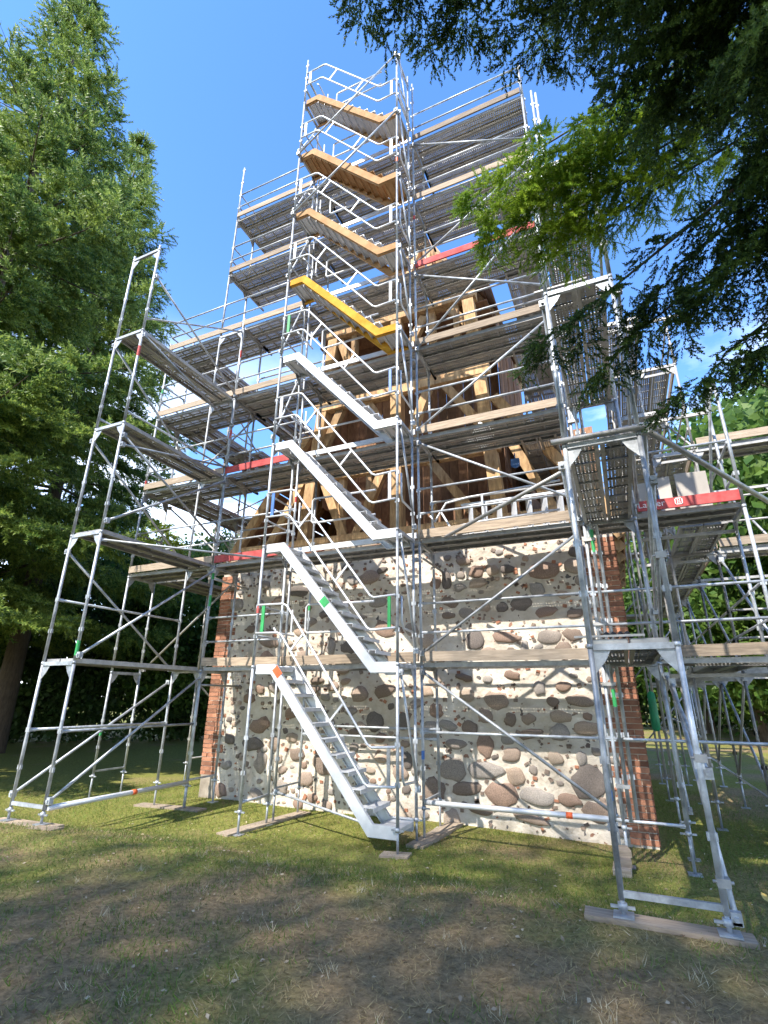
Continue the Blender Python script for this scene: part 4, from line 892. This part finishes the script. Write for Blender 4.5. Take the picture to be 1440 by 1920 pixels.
MT['sunlit_needles'] = leaf_mat('fresh_needles_sunlit_tint', (.18, .31, .03), (.44, .57, .06), trans=.5, scale=2.2)  # needle colour raised so these boughs look sunlit beside the dark fir
ov = empty('sunlit_tint_conifer', (10.2, -3.4, gz(10.2, -3.4)), 'yellow-green conifer bough with sunlit brightness in its needle colour, reaching in over the upper right scaffold', 'conifer')
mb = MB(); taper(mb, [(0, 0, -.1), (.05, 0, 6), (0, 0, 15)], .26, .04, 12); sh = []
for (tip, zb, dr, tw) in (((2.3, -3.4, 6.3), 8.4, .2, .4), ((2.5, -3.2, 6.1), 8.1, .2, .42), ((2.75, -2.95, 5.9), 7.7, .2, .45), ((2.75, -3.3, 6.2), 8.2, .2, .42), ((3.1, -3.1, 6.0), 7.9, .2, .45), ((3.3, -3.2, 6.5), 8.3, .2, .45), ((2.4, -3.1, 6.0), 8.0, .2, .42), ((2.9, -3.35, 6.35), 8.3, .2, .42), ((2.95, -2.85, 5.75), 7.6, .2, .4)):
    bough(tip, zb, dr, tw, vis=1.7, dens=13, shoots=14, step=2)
mb.v = [tuple(v) for v in mb.v]; mb.build('trunk', 'bark', ov, (0, 0, 0)); tv, tf = shoot_template(22, 1, .24, .085, 5); make_crown('crown', ov, tv, tf, .15, 'sunlit_needles')

# broadleaf trees
def crown_pts(n, rx, rz, zc, clumps, seed):
    r = np.random.default_rng(seed); C = []
    while len(C) < clumps:
        p = r.uniform(-1, 1, 3)
        if .25 < np.linalg.norm(p) < 1: C.append(p)
    C = np.array(C); idx = r.integers(0, clumps, n); P = C[idx]+r.normal(0, .13, (n, 3))
    P *= np.array([rx, rx, rz]); P[:, 2] += zc; D = r.normal(0, 1, (n, 3)); D[:, 2] -= .3; return P, D
def broadleaf_meshes(h, rx, n, lsize, clumps, mt, seed):
    P, D = crown_pts(n, rx, h*.42, h*.58, clumps, seed); lv = np.array([(0, 0, 0), (.5, .32, .06), (1, 0, 0), (.5, -.32, .06)]); lf = np.array([(0, 1, 2, 3)])
    V, F = scatter(lv, lf, P, D, lsize*rng.uniform(.6, 1.3, n), rng.uniform(-3, 3, n)); me = big_mesh('crown', V, F); me.materials.append(MT[mt])
    mb = MB(); taper(mb, [(0, 0, -.2), (.1, 0, h*.3), (0, .1, h*.85)], h*.02, .03, 8); r = random.Random(seed)
    for i in range(7):
        a = i*.9+r.uniform(0, .5); z = h*(.25+.07*i); taper(mb, [(0, 0, z), (math.cos(a)*rx*.35, math.sin(a)*rx*.35, z+h*.1), (math.cos(a)*rx*.75, math.sin(a)*rx*.75, z+h*.16)], h*.008, .02, 5)
    return me, mb.mesh('trunk', 'bark')
BL = {'a': broadleaf_meshes(12, 5, 26000, .34, 70, 'leaf', 1), 'd': broadleaf_meshes(12, 5, 24000, .34, 80, 'leafdark', 2), 'n': broadleaf_meshes(20, 5.2, 42000, .17, 900, 'leaf', 5)}
def broadleaf(kind, x, y, sc, rz, label, group=None):
    root = empty('broadleaf_tree', (x, y, gz(x, y)-.05), label, 'tree', group); root.rotation_euler = (0, 0, rz); root.scale = (sc, sc, sc)
    for nm, me in zip(('crown', 'trunk'), BL[kind]):
        o = bpy.data.objects.new(nm, me); col.objects.link(o); o.parent = root
    return root
for i, (x, y, s, k) in enumerate(((7.5, 33, 1.25, 'a'), (13, 29, 1.65, 'a'), (19, 36, 2.1, 'a'), (9, 50, 1.25, 'd'), (17, 52, 1.3, 'a'), (4, 48, 1.2, 'a'), (13, 70, 1.6, 'd'), (25, 48, 1.3, 'd'), (15, 19, 1.5, 'a'), (8.6, 24, 1.0, 'a'))):
    broadleaf(k, x, y, s, i*1.3, ['sunlit leafy tree seen just right of the brick corner', 'sunlit leafy tree at right behind the flank scaffold', 'leafy tree at the far right edge', 'dark tall tree behind the sunlit ones at right', 'tall leafy tree second from the right edge', 'leafy tree half hidden behind the tower', 'farthest dark tree on the right', 'dark tree beyond the right edge', 'nearest sunlit leafy tree at the right edge', 'nearest sunlit leafy tree right of the brick corner'][i], 'trees beyond the lawn on the right')
for i, (x, y, s, k) in enumerate(((-17, 13, .75, 'a'), (-13.5, 17, .8, 'a'), (-24, 12, .9, 'd'), (-20, 20, 1.0, 'd'), (-28, 5, 1.0, 'd'), (-12, 27, 1.0, 'd'), (-16, 34, 1.1, 'd'))):
    broadleaf(k, x, y, s, i*1.7, ['leafy tree seen through the left buttress', 'leafy tree beside the left brick corner', 'dark tree behind the spruces', 'dark tree behind the leafy ones on the left', 'dark tree at the far left', 'dark tree far behind the left flank scaffold', 'farthest dark tree on the left'][i], 'trees behind the left flank')
# hedges
def hedge(pts, hgt, wd, n, label, mt):
    root = empty('hedge', (pts[0][0], pts[0][1], gz(*pts[0])), label, 'hedge'); a, b = np.array(pts[0]), np.array(pts[1]); t = rng.uniform(0, 1, n)
    P = np.zeros((n, 3)); P[:, :2] = (b-a)*t[:, None]; dn = np.array([-(b-a)[1], (b-a)[0]])/np.linalg.norm(b-a); q = rng.normal(0, 1, n); P[:, :2] += dn*(q*wd*.4)[:, None]
    top = hgt*(1+.22*np.sin(t*17)+.13*np.sin(t*41+1)); P[:, 2] = rng.uniform(0, 1, n)**.7*top
    lv = np.array([(0, 0, 0), (.5, .32, .06), (1, 0, 0), (.5, -.32, .06)]); V, F = scatter(lv, np.array([(0, 1, 2, 3)]), P, rng.normal(0, 1, (n, 3)), .26*rng.uniform(.6, 1.3, n), rng.uniform(-3, 3, n))
    me = big_mesh('foliage', V, F); me.materials.append(MT[mt]); o = bpy.data.objects.new('foliage', me); col.objects.link(o); o.parent = root
hedge(((-26, 4), (-9, 19)), 2.8, 1.3, 30000, 'dark clipped hedge running behind the left buttress', 'leafdark')
hedge(((2, 40), (26, 36)), 3.2, 1.6, 26000, 'dark shrub border beyond the sunlit lawn on the right', 'leafdark')
# trees behind the camera that shade the foreground
for i, (x, y, s) in enumerate(((-14.5, -30, 1.22), (-9.2, -28.5, 1.28), (-3.9, -27, 1.5), (1.2, -28, 1.57), (6.5, -30, 1.45))):
    broadleaf('n', x, y, s, i*2.2, ['tall tree behind the viewer, leftmost of the row', 'tall tree behind the viewer, second of the row', 'tall tree behind the viewer, third of the row', 'tall tree behind the viewer, fourth of the row', 'tall tree behind the viewer, last of the row'][i], 'trees behind the viewer that shade the lawn')

# grass: green blades, straw and litter
def blades(name, n, hmin, hmax, wmin, wmax, spread, mt, label, pw=.75, rmax=13):
    r_ = rng.uniform(0, 1, n)**pw*rmax+1.8; th = rng.uniform(-1.12, .45, n)
    X = 2.98+r_*np.sin(th); Y = -7.135+r_*np.cos(th); X += .0; keep = ~((Y > 1.95) & (X > -5.25) & (X < 3.2)); X, Y = X[keep], Y[keep]
    pat = np.sin(X*1.9+np.sin(Y*1.3)*2)*np.sin(Y*1.6+np.cos(X*.9)*2)+.45*np.sin(X*5.1)*np.cos(Y*4.3)
    pat = pat+np.clip((Y+2.2)/2, -.35, .7)-.25*np.clip(X, -2, 2)*(Y < -2)
    keep = rng.uniform(-1.1, 1.1, len(X)) < (pat if 'green' in label else -pat*.6+.4); X, Y, pat = X[keep], Y[keep], pat[keep]; n = len(X)
    Z = np.array([gz(a, b) for a, b in zip(X, Y)]); H = rng.uniform(hmin, hmax, n); A = rng.uniform(0, 6.283, n); W_ = rng.uniform(wmin, wmax, n)
    lean = rng.normal(0, spread, (n, 2)); V = np.zeros((n, 3, 3)); V[:, 0] = np.stack([X-W_*np.cos(A), Y-W_*np.sin(A), Z-.002], 1); V[:, 1] = np.stack([X+W_*np.cos(A), Y+W_*np.sin(A), Z-.002], 1)
    V[:, 2] = np.stack([X+lean[:, 0], Y+lean[:, 1], Z+H], 1); me = big_mesh(name, V.reshape(-1, 3), np.arange(3*n).reshape(n, 3)); me.materials.append(MT[mt])
    o = bpy.data.objects.new(name, me); col.objects.link(o); tag(o, label, name.replace('_', ' '), kind='stuff')
MT['straw'] = leaf_mat('dry_straw', (.22, .155, .075), (.42, .33, .17), trans=.25, scale=3, spec=.1)
MT['grass'] = leaf_mat('green_blades', (.09, .13, .03), (.17, .25, .05), trans=.35, scale=.8, spec=.15)
MT['litter'] = leaf_mat('leaf_litter', (.13, .08, .045), (.46, .38, .26), trans=.1, scale=9, spec=.1)
blades('grass', 150000, .02, .06, .002, .005, .03, 'grass', 'short green lawn grass growing in patches around the scaffold')
blades('dry_grass', 110000, .008, .035, .002, .005, .045, 'straw', 'short dry straw-coloured grass between the living patches')
n = 2600; r_ = rng.uniform(0, 1, n)**.7*9+1.8; th = rng.uniform(-1.05, .45, n); X = 2.98+r_*np.sin(th); Y = -7.135+r_*np.cos(th); keep = ~((Y > 1.9) & (X > -5.25) & (X < 3.2)); X, Y = X[keep], Y[keep]; n = len(X)
P = np.stack([X, Y, [gz(a, b)+.012 for a, b in zip(X, Y)]], 1); D = rng.normal(0, 1, (n, 3)); D[:, 2] *= .25
V, F = scatter(np.array([(0, 0, 0), (.5, .3, .1), (1, 0, 0), (.5, -.3, .1)]), np.array([(0, 1, 2, 3)]), P, D, rng.uniform(.012, .045, n), rng.uniform(-.6, .6, n))
me = big_mesh('leaf_litter', V, F); me.materials.append(MT['litter']); o = bpy.data.objects.new('leaf_litter', me); col.objects.link(o); tag(o, 'small dry leaves and twigs strewn over the foreground lawn', 'leaf litter', kind='stuff')

n = 220; r_ = rng.uniform(0, 1, n)**.8*6+2.2; th = rng.uniform(-.9, .42, n); X = 2.98+r_*np.sin(th); Y = -7.135+r_*np.cos(th); X, Y = X[Y < -1.2], Y[Y < -1.2]; V = []
for a, b in zip(X, Y):
    for q in range(rng.integers(6, 18)):
        c, d = a+rng.normal(0, .03), b+rng.normal(0, .03); z = gz(c, d); an = rng.uniform(0, 6.28); w_ = rng.uniform(.0018, .004); l = rng.uniform(.025, .075); l2 = rng.normal(0, .04, 2)
        V += [(c-w_*math.cos(an), d-w_*math.sin(an), z-.002), (c+w_*math.cos(an), d+w_*math.sin(an), z-.002), (c+l2[0], d+l2[1], z+l)]
MT['tuft'] = leaf_mat('pale_straw', (.30, .25, .15), (.55, .48, .33), trans=.3, scale=4, spec=.1)
V = np.array(V); me = big_mesh('grass_tufts', V, np.arange(len(V)).reshape(-1, 3)); me.materials.append(MT['tuft']); o = bpy.data.objects.new('grass_tufts', me); col.objects.link(o); tag(o, 'pale dry grass tufts scattered over the foreground lawn', 'grass tufts', kind='stuff')
